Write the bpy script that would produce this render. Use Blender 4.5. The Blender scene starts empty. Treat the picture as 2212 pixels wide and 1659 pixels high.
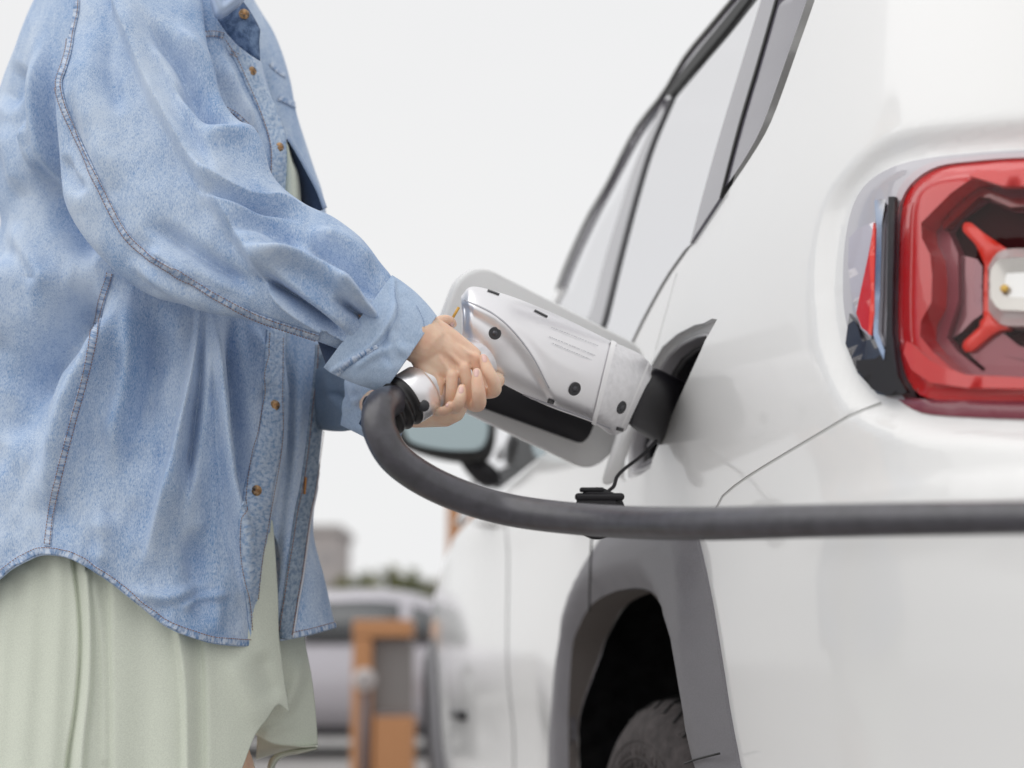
import bpy, bmesh, math, random
import numpy as np
from mathutils import Vector
from mathutils.geometry import delaunay_2d_cdt
from mathutils.bvhtree import BVHTree
R = math.radians
random.seed(4); np.random.seed(4)
C = bpy.context.scene.collection
scn = bpy.context.scene

# ------------------------------------------------------------------ camera, world, sun, exposure
FP = 3072.0; CX = 1106.0; CY = 829.5; HZ = 1440.0; CAMH = 0.70
PITCH = math.atan((HZ - CY) / FP)
cam_d = bpy.data.cameras.new('camera'); cam = bpy.data.objects.new('camera', cam_d); C.objects.link(cam)
cam.location = (0, 0, CAMH); cam.rotation_euler = (R(90) + PITCH, 0, 0)
cam_d.lens = 50; cam_d.sensor_width = 36; cam_d.clip_start = 0.05; cam_d.clip_end = 600
cam_d.dof.use_dof = True; cam_d.dof.focus_distance = 1.50; cam_d.dof.aperture_fstop = 2.7
scn.camera = cam
w = bpy.data.worlds.new('World'); scn.world = w; w.use_nodes = True
nt = w.node_tree; nt.nodes.clear()
out = nt.nodes.new('ShaderNodeOutputWorld'); bg = nt.nodes.new('ShaderNodeBackground')
sky = nt.nodes.new('ShaderNodeTexSky'); sky.sky_type = 'NISHITA'; sky.sun_disc = False
SUN_EL, SUN_AZ = R(52), R(242)           # azimuth clockwise from +Y: behind the camera, a little to the left
sky.sun_elevation = SUN_EL; sky.sun_rotation = SUN_AZ
SKYS = 0.10
bg.inputs['Strength'].default_value = SKYS
# an even overcast deck over the sky: cloud brightness with slight soft variation
tc = nt.nodes.new('ShaderNodeTexCoord'); mp = nt.nodes.new('ShaderNodeMapping'); mp.inputs['Scale'].default_value = (1, 1, 2.5)
nz = nt.nodes.new('ShaderNodeTexNoise'); nz.inputs['Scale'].default_value = 2.2; nz.inputs['Detail'].default_value = 5
rp = nt.nodes.new('ShaderNodeValToRGB')
rp.color_ramp.elements[0].position = .3; rp.color_ramp.elements[0].color = (8.78, 8.80, 8.86, 1)
rp.color_ramp.elements[1].position = .7; rp.color_ramp.elements[1].color = (9.08, 9.05, 9.02, 1)
mx = nt.nodes.new('ShaderNodeMixRGB'); mx.inputs[0].default_value = 0.97
nt.links.new(tc.outputs['Generated'], mp.inputs[0]); nt.links.new(mp.outputs[0], nz.inputs['Vector'])
nt.links.new(nz.outputs['Fac'], rp.inputs[0]); nt.links.new(sky.outputs[0], mx.inputs[1]); nt.links.new(rp.outputs[0], mx.inputs[2])
nt.links.new(mx.outputs[0], bg.inputs[0]); nt.links.new(bg.outputs[0], out.inputs[0])
sd = bpy.data.lights.new('sun', 'SUN'); sd.energy = 1.3; sd.angle = R(78); sd.color = (1, .985, .96)
so = bpy.data.objects.new('sun', sd); C.objects.link(so)
sdir = Vector((math.sin(SUN_AZ) * math.cos(SUN_EL), math.cos(SUN_AZ) * math.cos(SUN_EL), math.sin(SUN_EL)))
so.rotation_euler = sdir.to_track_quat('Z', 'Y').to_euler(); so.location = (0, -3, 6)
vs = scn.view_settings; vs.view_transform = 'Standard'; vs.look = 'None'; vs.exposure = 0.0; vs.gamma = 1; vs.use_curve_mapping = False

# ------------------------------------------------------------------ measuring helpers (sight lines -> points in the place)
cp, sp = math.cos(PITCH), math.sin(PITCH)
CAM = np.array([0, 0, CAMH])
def rays(v):
    v = np.asarray(v, float); a = (v[..., 0] - CX) / FP; b = -(v[..., 1] - CY) / FP
    return np.stack([a, cp - b * sp, sp + b * cp], -1)
def P(vx, vy, Y):
    d = rays(np.stack(np.broadcast_arrays(np.asarray(vx, float), np.asarray(vy, float)), -1))
    t = np.asarray(Y, float) / d[..., 1]
    return CAM + d * t[..., None]
def proj(p):
    q = np.asarray(p) - CAM
    dep = q[..., 1] * cp + q[..., 2] * sp; up = -q[..., 1] * sp + q[..., 2] * cp
    return np.stack([CX + FP * q[..., 0] / dep, CY - FP * up / dep], -1)
def crv(pts, n):
    """Catmull-Rom through points, n samples, spaced by length"""
    p = np.asarray(pts, float)
    if len(p) == 2: return p[0] + (p[1] - p[0]) * np.linspace(0, 1, n)[:, None]
    q = np.vstack([2 * p[0] - p[1], p, 2 * p[-1] - p[-2]]); o = []
    for i in range(1, len(q) - 2):
        t = np.linspace(0, 1, 24, endpoint=False)[:, None]
        a, b, c, d = q[i - 1], q[i], q[i + 1], q[i + 2]
        o.append(.5 * (2 * b + (c - a) * t + (2 * a - 5 * b + 4 * c - d) * t ** 2 + (3 * b - a - 3 * c + d) * t ** 3))
    o = np.vstack(o + [p[-1:]])
    s = np.r_[0, np.cumsum(np.linalg.norm(np.diff(o, axis=0), axis=1))]
    return np.stack([np.interp(np.linspace(0, s[-1], n), s, o[:, k]) for k in range(o.shape[1])], 1)
def smi(x, xs, ys):
    """smooth interpolation of a table"""
    x = np.asarray(x, float); xs = np.asarray(xs, float); ys = np.asarray(ys, float)
    m = np.gradient(ys, xs); i = np.clip(np.searchsorted(xs, x) - 1, 0, len(xs) - 2)
    h = xs[i + 1] - xs[i]; t = np.clip((x - xs[i]) / h, 0, 1)
    return ((2 * t ** 3 - 3 * t ** 2 + 1) * ys[i] + (t ** 3 - 2 * t ** 2 + t) * h * m[i] + (-2 * t ** 3 + 3 * t ** 2) * ys[i + 1] + (t ** 3 - t ** 2) * h * m[i + 1])
_rg = np.random.RandomState(7).rand(64, 64, 4)
def vnoise(x, y, k=0):
    x = np.asarray(x, float); y = np.asarray(y, float)
    xi = np.floor(x).astype(int); yi = np.floor(y).astype(int); fx = x - xi; fy = y - yi
    fx = fx * fx * fx * (fx * (fx * 6 - 15) + 10); fy = fy * fy * fy * (fy * (fy * 6 - 15) + 10); g = _rg[..., k]
    a = g[xi % 64, yi % 64]; b = g[(xi + 1) % 64, yi % 64]; c = g[xi % 64, (yi + 1) % 64]; d = g[(xi + 1) % 64, (yi + 1) % 64]
    return (a * (1 - fx) + b * fx) * (1 - fy) + (c * (1 - fx) + d * fx) * fy - .5
def inpoly(pt, poly):
    pt = np.asarray(pt); poly = np.asarray(poly); r = np.zeros(len(pt), bool)
    x, y = pt[:, 0], pt[:, 1]; x1, y1 = poly[-1]
    for x2, y2 in poly:
        c = ((y1 > y) != (y2 > y))
        with np.errstate(divide='ignore', invalid='ignore'):
            r ^= c & (x < (x2 - x1) * (y - y1) / (y2 - y1) + x1)
        x1, y1 = x2, y2
    return r

# ------------------------------------------------------------------ materials
MT = {}
def mat(name, col, rough=.5, metal=0, coat=0, coat_rough=.03, spec=.5, noise=None, bump=None, sheen=0, trans=0, alpha=1, sss=0, ior=1.5):
    m = bpy.data.materials.new(name); m.use_nodes = True; t = m.node_tree; b = t.nodes['Principled BSDF']
    b.inputs['Base Color'].default_value = (*col, 1); b.inputs['Roughness'].default_value = rough
    b.inputs['Metallic'].default_value = metal; b.inputs['Coat Weight'].default_value = coat
    b.inputs['Coat Roughness'].default_value = coat_rough; b.inputs['Specular IOR Level'].default_value = spec
    b.inputs['Transmission Weight'].default_value = trans; b.inputs['IOR'].default_value = ior
    if sheen: b.inputs['Sheen Weight'].default_value = sheen
    if sss:
        b.inputs['Subsurface Weight'].default_value = sss; b.inputs['Subsurface Radius'].default_value = (.012, .004, .002); b.inputs['Subsurface Scale'].default_value = .6
    b.inputs['Alpha'].default_value = alpha
    tc = t.nodes.new('ShaderNodeTexCoord')
    if noise:      # (scale, dark factor, light factor, detail)
        n = t.nodes.new('ShaderNodeTexNoise'); n.inputs['Scale'].default_value = noise[0]; n.inputs['Detail'].default_value = noise[3] if len(noise) > 3 else 5
        r = t.nodes.new('ShaderNodeValToRGB'); r.color_ramp.elements[0].position = .32; r.color_ramp.elements[1].position = .68
        r.color_ramp.elements[0].color = (*[c * noise[1] for c in col], 1); r.color_ramp.elements[1].color = (*[min(1, c * noise[2]) for c in col], 1)
        t.links.new(tc.outputs['Object'], n.inputs['Vector']); t.links.new(n.outputs['Fac'], r.inputs[0]); t.links.new(r.outputs[0], b.inputs['Base Color'])
    if bump:       # (scale, strength, distance)
        n = t.nodes.new('ShaderNodeTexNoise'); n.inputs['Scale'].default_value = bump[0]; n.inputs['Detail'].default_value = 4
        u = t.nodes.new('ShaderNodeBump'); u.inputs['Strength'].default_value = bump[1]; u.inputs['Distance'].default_value = bump[2]
        t.links.new(tc.outputs['Object'], n.inputs['Vector']); t.links.new(n.outputs['Fac'], u.inputs['Height']); t.links.new(u.outputs[0], b.inputs['Normal'])
    MT[name] = m
    return m
def denim(name, light, dark, fade=.6, spot=None):
    """washed denim: indigo warp over white weft, cloudy fading, slub threads"""
    m = bpy.data.materials.new(name); m.use_nodes = True; t = m.node_tree; b = t.nodes['Principled BSDF']; L = t.links
    b.inputs['Roughness'].default_value = .85; b.inputs['Specular IOR Level'].default_value = .15; b.inputs['Sheen Weight'].default_value = .12
    tc = t.nodes.new('ShaderNodeTexCoord')
    def N(sc, det, vec=None, rough=.6):
        n = t.nodes.new('ShaderNodeTexNoise'); n.inputs['Scale'].default_value = sc; n.inputs['Detail'].default_value = det; n.inputs['Roughness'].default_value = rough
        L.new(vec or tc.outputs['Object'], n.inputs['Vector']); return n
    mpn = t.nodes.new('ShaderNodeMapping'); mpn.inputs['Scale'].default_value = (1, 1, .28); L.new(tc.outputs['Object'], mpn.inputs[0]); mpc = t.nodes.new('ShaderNodeMapping'); mpc.inputs['Scale'].default_value = (1, 1, .45); L.new(tc.outputs['Object'], mpc.inputs[0])
    thr = N(1100, 3, mpn.outputs[0], .8); cloud = N(16, 6, mpc.outputs[0], .65); mott = N(260, 4)
    def math_(op, a, bb):
        n = t.nodes.new('ShaderNodeMath'); n.operation = op
        for i, s in enumerate((a, bb)):
            if isinstance(s, (int, float)): n.inputs[i].default_value = s
            else: L.new(s, n.inputs[i])
        return n.outputs[0]
    v = math_('ADD', math_('MULTIPLY', thr.outputs['Fac'], .95), math_('MULTIPLY', cloud.outputs['Fac'], fade))
    v = math_('ADD', v, math_('MULTIPLY', mott.outputs['Fac'], .22))
    if spot:
        v = math_('ADD', v, math_('MULTIPLY', N(spot, 1).outputs['Fac'], 1.3)); v = math_('SUBTRACT', v, .65)
    r = t.nodes.new('ShaderNodeValToRGB'); c0 = (.95 + fade + .22) / 2
    r.color_ramp.elements[0].position = c0 - .22; r.color_ramp.elements[1].position = c0 + .22
    r.color_ramp.elements[0].color = (*dark, 1); r.color_ramp.elements[1].color = (*light, 1)
    L.new(v, r.inputs[0]); L.new(r.outputs[0], b.inputs['Base Color'])
    u = t.nodes.new('ShaderNodeBump'); u.inputs['Strength'].default_value = .35; u.inputs['Distance'].default_value = .0006
    L.new(thr.outputs['Fac'], u.inputs['Height']); L.new(u.outputs[0], b.inputs['Normal']); MT[name] = m
    return m
M_denim = denim('washed_denim', (.59, .685, .82), (.145, .285, .54))
M_seam = denim('puckered_seam_denim', (.60, .69, .82), (.22, .33, .53), .3, 230)
def seam_denim(name, light, dark, per=230, across=70):
    m = bpy.data.materials.new(name); m.use_nodes = True; t = m.node_tree; b = t.nodes['Principled BSDF']; L = t.links
    b.inputs['Roughness'].default_value = .85; b.inputs['Specular IOR Level'].default_value = .15
    uv = t.nodes.new('ShaderNodeUVMap'); mp_ = t.nodes.new('ShaderNodeMapping'); mp_.inputs['Scale'].default_value = (per, across, 1); n = t.nodes.new('ShaderNodeTexNoise'); n.inputs['Scale'].default_value = 1; n.inputs['Detail'].default_value = 3; n.inputs['Roughness'].default_value = .65
    r = t.nodes.new('ShaderNodeValToRGB'); r.color_ramp.elements[0].position = .38; r.color_ramp.elements[1].position = .58; r.color_ramp.elements[0].color = (*dark, 1); r.color_ramp.elements[1].color = (*light, 1)
    L.new(uv.outputs[0], mp_.inputs[0]); L.new(mp_.outputs[0], n.inputs['Vector']); L.new(n.outputs['Fac'], r.inputs[0]); L.new(r.outputs[0], b.inputs['Base Color'])
    u = t.nodes.new('ShaderNodeBump'); u.inputs['Strength'].default_value = .6; u.inputs['Distance'].default_value = .0012; L.new(n.outputs['Fac'], u.inputs['Height']); L.new(u.outputs[0], b.inputs['Normal']); return m
M_seam = seam_denim('puckered_seam_denim', (.62, .70, .83), (.20, .32, .54))
M_plack = seam_denim('placket_denim', (.56, .66, .80), (.27, .40, .61), 210, 170)
M_dull = denim('dull_denim', (.26, .33, .42), (.13, .19, .28), .3)  # darker, greyer denim for the left sleeve
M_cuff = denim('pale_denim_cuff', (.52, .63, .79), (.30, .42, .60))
M_shade_denim = denim('shade_dark_denim', (.06, .09, .16), (.025, .04, .08), .3)  # near-black denim, the shade of the shirt's openings painted in
M_bluethread = mat('blue_thread', (.30, .40, .58), .9)
M_thread = mat('red_brown_thread', (.32, .17, .12), .8)
M_orange_thread = mat('orange_thread', (.55, .24, .07), .8)
M_white_thread = mat('frayed_white_edge', (.68, .70, .76), .9)
M_sage = mat('sage_cotton', (.69, .73, .63), .9, spec=.1, sheen=.15, noise=(700, .93, 1.06, 3), bump=(900, .15, .0004))
M_skin = mat('skin', (.80, .53, .39), .45, spec=.4, sss=.25, noise=(40, .90, 1.07, 4), bump=(260, .35, .0008))
_r = [n_ for n_ in M_skin.node_tree.nodes if n_.type == 'VALTORGB'][0].color_ramp; _r.elements[0].color = (.79, .49, .35, 1); _r.elements[1].color = (.89, .67, .51, 1)
M_leg = MT['skin']
M_nail = mat('fingernail', (.78, .50, .45), .25, coat=.4, coat_rough=.1)
M_button = mat('horn_button', (.30, .17, .07), .3, coat=.6, noise=(160, .15, 2.4, 2))
M_paint = mat('white_car_paint', (.81, .81, .805), .45, coat=1, coat_rough=.09)
M_flap = mat('white_flap_paint', (.85, .85, .845), .4, coat=1, coat_rough=.03)
M_clad = mat('grey_cladding_plastic', (.17, .165, .18), .52, spec=.6, noise=(900, .88, 1.12, 3), bump=(1500, .12, .0005))
M_black = mat('black_plastic', (.014, .013, .016), .45, spec=.4)
M_deep = mat('wheel_liner', (.010, .010, .011), .9, spec=.15, noise=(30, .5, 1.6))
M_pillar = mat('glossy_pillar_trim', (.13, .12, .15), .22, coat=.8, coat_rough=.08)
M_seal = mat('rubber_seal', (.012, .012, .012), .6)
M_gap = mat('panel_gap', (.60, .60, .59), .8, spec=.1)
M_tyre = mat('tyre_rubber', (.058, .050, .050), .8, spec=.3, noise=(60, .7, 1.4), bump=(500, .3, .001))
M_cable = mat('cable_sheath', (.036, .034, .044), .38, spec=.7, coat=.5, coat_rough=.3, noise=(70, .7, 1.4), bump=(90, .2, .002))
M_bell = mat('bellows_rubber', (.012, .011, .012), .4, spec=.5)
M_silver = mat('silver_plastic', (.92, .91, .93), .36, metal=.8, spec=.5)
M_silver2 = mat('scuffed_silver_plastic', (.90, .89, .91), .42, metal=.5, noise=(140, .90, 1.02, 12), bump=(300, .15, .001))
M_whiteband = mat('white_band', (.95, .94, .95), .35)
M_screw = mat('dark_screw_recess', (.035, .035, .04), .4)
M_print = mat('grey_print', (.50, .50, .54), .5)
def glassmat(name, tint, refl=(1, 1, 1), ior=1.6, fixed=None):
    m = bpy.data.materials.new(name); m.use_nodes = True; t = m.node_tree; t.nodes.clear()
    o = t.nodes.new('ShaderNodeOutputMaterial'); tr = t.nodes.new('ShaderNodeBsdfTransparent'); tr.inputs[0].default_value = (*tint, 1)
    g = t.nodes.new('ShaderNodeBsdfGlossy'); g.inputs[0].default_value = (*refl, 1); g.inputs['Roughness'].default_value = .01
    f = t.nodes.new('ShaderNodeFresnel'); f.inputs[0].default_value = ior; mixn = t.nodes.new('ShaderNodeMixShader')
    if fixed is None: t.links.new(f.outputs[0], mixn.inputs[0])
    else: mixn.inputs[0].default_value = fixed
    t.links.new(tr.outputs[0], mixn.inputs[1]); t.links.new(g.outputs[0], mixn.inputs[2]); t.links.new(mixn.outputs[0], o.inputs[0])
    return m
M_glass = glassmat('window_glass', (.86, .87, .88), (.93, .93, .945), fixed=.88)          # pale reflection put in as a fixed mix, whatever the viewing angle
M_mirror = mat('mirror_glass', (.17, .205, .215), .08, metal=1)

# ------------------------------------------------------------------ object helpers
def mesh_obj(name, verts, faces, m, parent=None, smooth=True, mods=None):
    me = bpy.data.meshes.new(name); me.from_pydata([tuple(map(float, v)) for v in verts], [], [tuple(map(int, f)) for f in faces])
    me.update(); me.polygons.foreach_set('use_smooth', [smooth] * len(me.polygons))
    if m: me.materials.append(m)
    o = bpy.data.objects.new(name, me); C.objects.link(o)
    if parent is not None: setpar(o, parent)
    return o
def setpar(o, parent):
    o.parent = parent; o.matrix_parent_inverse = world_of(parent).inverted()
def world_of(o):
    from mathutils import Matrix
    mloc = Matrix.LocRotScale(o.location, o.rotation_euler, o.scale)
    if o.parent: return world_of(o.parent) @ o.matrix_parent_inverse @ mloc
    return mloc
def empty(name, loc, label, cat, group=None):
    o = bpy.data.objects.new(name, None); o.location = tuple(map(float, loc)); o.empty_display_size = .1; C.objects.link(o); o['label'] = label; o['category'] = cat
    if group: o['group'] = group
    return o
def tag(o, label, cat, group=None):
    o['label'] = label; o['category'] = cat
    if group: o['group'] = group
    return o
def grid_faces(nr, nc, closed=False, off=0, flip=False):
    f = []
    for i in range(nr - 1):
        for j in range(nc if closed else nc - 1):
            a = i * nc + j; b = i * nc + (j + 1) % nc; c = (i + 1) * nc + (j + 1) % nc; d = (i + 1) * nc + j
            f.append((a + off, b + off, c + off, d + off) if not flip else (a + off, d + off, c + off, b + off))
    return f
def grid_obj(name, G, m, parent=None, closed=False, thick=0, caps=False, flip=False):
    nr, nc = G.shape[:2]; V = G.reshape(-1, 3); F = grid_faces(nr, nc, closed, 0, flip)
    if caps and closed:
        V = np.vstack([V, G[0].mean(0), G[-1].mean(0)]); a = len(V) - 2
        for j in range(nc):
            F.append((a, (j + 1) % nc, j)); F.append((a + 1, (nr - 1) * nc + j, (nr - 1) * nc + (j + 1) % nc))
    o = mesh_obj(name, V, F, m, parent)
    if thick:
        s = o.modifiers.new('thickness', 'SOLIDIFY'); s.thickness = thick; s.offset = 0
    return o
def tube(path, rad, n=10, flat=None):
    """path Nx3, radii -> vertex grid"""
    p = np.asarray(path, float); r = np.broadcast_to(np.asarray(rad, float), (len(p),))
    T = np.gradient(p, axis=0); T /= np.linalg.norm(T, axis=1)[:, None]
    up = np.array([0, 0, 1.]) if abs(T[0, 2]) < .9 else np.array([1., 0, 0]); a = np.cross(T[0], up); a /= np.linalg.norm(a); G = []
    for i in range(len(p)):
        a = a - T[i] * a.dot(T[i]); a /= np.linalg.norm(a); b = np.cross(T[i], a)
        th = np.linspace(0, 2 * np.pi, n, endpoint=False)
        G.append(p[i] + r[i] * (np.cos(th)[:, None] * a + np.sin(th)[:, None] * b))
    return np.array(G)
def tube_obj(name, path, rad, m, parent=None, n=10):
    return grid_obj(name, tube(path, rad, n), m, parent, closed=True, caps=True)
class MB:
    """collects shapes into one mesh"""
    def __init__(s): s.v = []; s.f = []; s.n = 0
    def add(s, V, F):
        s.v.append(np.asarray(V, float)); s.f += [tuple(i + s.n for i in f) for f in F]; s.n += len(V)
    def box(s, c, h, ax=None):
        ax = np.eye(3) if ax is None else np.asarray(ax, float)
        V = [np.asarray(c) + a * h[0] * ax[0] + b * h[1] * ax[1] + d * h[2] * ax[2] for a in (-1, 1) for b in (-1, 1) for d in (-1, 1)]
        s.add(V, [(0, 1, 3, 2), (4, 6, 7, 5), (0, 4, 5, 1), (2, 3, 7, 6), (0, 2, 6, 4), (1, 5, 7, 3)])
    def tube(s, path, rad, n=8):
        G = tube(path, rad, n); nr = len(G); V = np.vstack([G.reshape(-1, 3), G[0].mean(0), G[-1].mean(0)]); F = grid_faces(nr, n, True); a = nr * n
        for j in range(n): F += [(a, (j + 1) % n, j), (a + 1, (nr - 1) * n + j, (nr - 1) * n + (j + 1) % n)]
        s.add(V, F)
    def disc(s, c, nrm, r, th=.002, n=20, ry=None):
        nrm = np.asarray(nrm, float); nrm = nrm / np.linalg.norm(nrm); s.tube([np.asarray(c) - nrm * th, np.asarray(c), np.asarray(c) + nrm * th], [r, r, r * .9], n)
    def build(s, name, m, parent=None, smooth=True, bevel=0):
        o = mesh_obj(name, np.vstack(s.v), s.f, m, parent, smooth)
        if bevel:
            b = o.modifiers.new('bevel', 'BEVEL'); b.width = bevel; b.segments = 3; b.limit_method = 'ANGLE'
            o.data.polygons.foreach_set('use_smooth', [False] * len(o.data.polygons))
        return o
def bvh(o_or_list):
    V = []; F = []; n = 0
    for o in (o_or_list if isinstance(o_or_list, list) else [o_or_list]):
        V += [v.co.copy() for v in o.data.vertices]; F += [[i + n for i in p.vertices] for p in o.data.polygons]; n = len(V)
    return BVHTree.FromPolygons(V, F)
def hit(tree, v, lift=.001):
    """where the sight line through v meets a surface, lifted off it"""
    d = Vector(rays(v)).normalized(); h = tree.ray_cast(Vector(CAM), d)
    if h[0] is None: return None
    n = h[1] if h[1].dot(d) < 0 else -h[1]
    return np.array(h[0] + n * lift)

# ================================================================== THE CAR (u = forward, lateral = away from the camera's left, z = up)
_d = rays((520., HZ)); Fw = np.array([_d[0], _d[1], 0]); Fw /= np.linalg.norm(Fw); Rt = np.array([Fw[1], -Fw[0], 0])
S0 = 0.512; U0 = 1.56; NS = 2.5; CB = .26
def t0(u, z):
    t = smi(z, [.0, .22, .40, .62, .85, 1.05, 1.15, 1.35, 1.52, 1.60, 1.80, 2.2], [.10, .07, .018, .0, .0, .006, .018, .060, .100, .120, .170, .27])
    return t + np.where(u > 3.2, .080 * np.clip((u - 3.2) / 1.3, 0, 3) ** 1.6, 0)
def ur(z): return smi(z, [.1, .3, .6, .84, .90, 1.1, 1.3, 1.6], [1.0, .97, .955, .972, .99, 1.01, 1.045, 1.11])
def corner_arc(z): return .55
def S(q, z, off=0.):
    """point of the body skin: q runs forward along the flank (q>U0: q=u), round the rear corner below it and on across the tail"""
    q = np.asarray(q, float); z = np.asarray(z, float)
    def base(q, z):
        a = U0 - ur(z); ph = np.clip((U0 - q) / .48, 0, 1) * np.pi / 2
        ex = 2 / NS; u = np.where(q > U0, q, U0 - a * np.sin(ph) ** ex); b = CB
        tt = b - b * np.maximum(np.cos(ph), 0) ** ex
        tt = tt + np.maximum(0, (U0 - .48) - q); t = t0(np.maximum(u, U0), z) + np.where(q > U0, 0, tt)
        dep = lamp_dish(q, z)
        return CAM * 0 + u[..., None] * Fw + (S0 + t)[..., None] * Rt + z[..., None] * np.array([0, 0, 1.])
    p = base(q, z)
    e = 1e-3; nrm = np.cross(base(q + e, z) - base(q - e, z), base(q, z + e) - base(q, z - e))
    nrm = nrm / np.maximum(np.linalg.norm(nrm, axis=-1, keepdims=True), 1e-12)
    cen = 2.5 * Fw + (S0 + .87) * Rt + np.array([0, 0, .8]); s = np.where((nrm * (p - cen)).sum(-1, keepdims=True) < 0, -1, 1)
    return p + nrm * s * (np.asarray(off)[..., None] + DISH * dish(q, z)[..., None] + creases(q, z)[..., None])
DISH = -.011; DISHPOLY = None
def sst(x): x = np.clip(x, 0, 1); return x * x * (3 - 2 * x)
def creases(q, z):
    q, z = np.broadcast_arrays(np.asarray(q, float), np.asarray(z, float))
    ed = 1.455 - .22 * np.clip(.86 - z, 0, 1)                       # bumper edge beside the arch
    bump = sst((ed - q) / .035)
    c = -.009 * bump * sst((.828 - z) / .030) + .006 * bump * sst((.86 - z) / .02)
    c = c + .006 * np.exp(-((z - (.93 + .06 * np.clip(q - 2, 0, 3))) / .035) ** 2) * sst((q - 2.3) / .4)    # shoulder line along the doors
    c = c - .010 * np.exp(-((z - .56) / .10) ** 2) * sst((q - 2.35) / .2) * sst((4.0 - q) / .2)        # hollow of the door skins
    return c
def lamp_dish(q, z): return 0
def dish(q, z):
    if DISHPOLY is None: return np.zeros(np.broadcast(q, z).shape)
    qq, zz = np.broadcast_arrays(q, z); pts = np.stack([qq.ravel(), zz.ravel()], 1)
    A = DISHPOLY; B = np.roll(A, -1, 0); AB = B - A; L2 = (AB ** 2).sum(1)
    near = np.abs(pts[:, 0] - A[:, 0].mean()) < .5; r = np.zeros(len(pts))
    if near.any():
        p = pts[near]; s = np.clip(((p[:, None] - A) * AB).sum(2) / L2, 0, 1)
        dd = np.linalg.norm(p[:, None] - (A + s[..., None] * AB), axis=2).min(1); dd = np.where(inpoly(p, A), -dd, dd)
        x = np.clip((.030 - dd) / .025, 0, 1); r[near] = x * x * (3 - 2 * x)
    return r.reshape(qq.shape)
def inside(p):
    u = p @ Fw; l = p @ Rt - S0; z = p[2]; zz = np.array(z); t = l - t0(np.maximum(u, U0), zz)
    if u >= U0: return t > 0
    a = U0 - ur(zz); x = (U0 - u) / a
    if x >= 1: return False
    if t <= 0: return False
    y = max(0, (CB - t) / CB); return x ** NS + y ** NS < 1
def QZ(v):
    """(q, z) of the body skin where the sight line through v meets it"""
    d = rays(v); d = d / np.linalg.norm(d); s = .6; st = .02
    while s < 12 and not inside(CAM + d * s): s += st
    if s >= 12: raise ValueError('sight line %s misses the body' % (v,))
    lo, hi = s - st, s
    for _ in range(22):
        m = (lo + hi) / 2
        if inside(CAM + d * m): hi = m
        else: lo = m
    p = CAM + d * hi; u = p @ Fw; z = p[2]
    if u >= U0: return (u, z)
    a = U0 - ur(np.array(z)); t = p @ Rt - S0 - t0(np.array(U0), np.array(z)); x = min(1, max(0, (U0 - u) / a)); y = max(0, 1 - t / CB)
    if t >= CB: return (float(U0 - .48 - (t - CB)), z)
    ph = math.atan2(x ** (NS / 2), y ** (NS / 2)); return (float(U0 - .48 * ph / (np.pi / 2)), z)
def QZL(vs): return np.array([QZ(v) for v in vs])
def dens(poly, step=.012, closed=True):
    o = []; n = len(poly)
    for i in range(n if closed else n - 1):
        a, b = poly[i], poly[(i + 1) % n]; k = max(1, int(np.linalg.norm(b - a) / step))
        for j in range(k): o.append(a + (b - a) * j / k)
    if not closed: o.append(poly[-1])
    return np.array(o)
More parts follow.
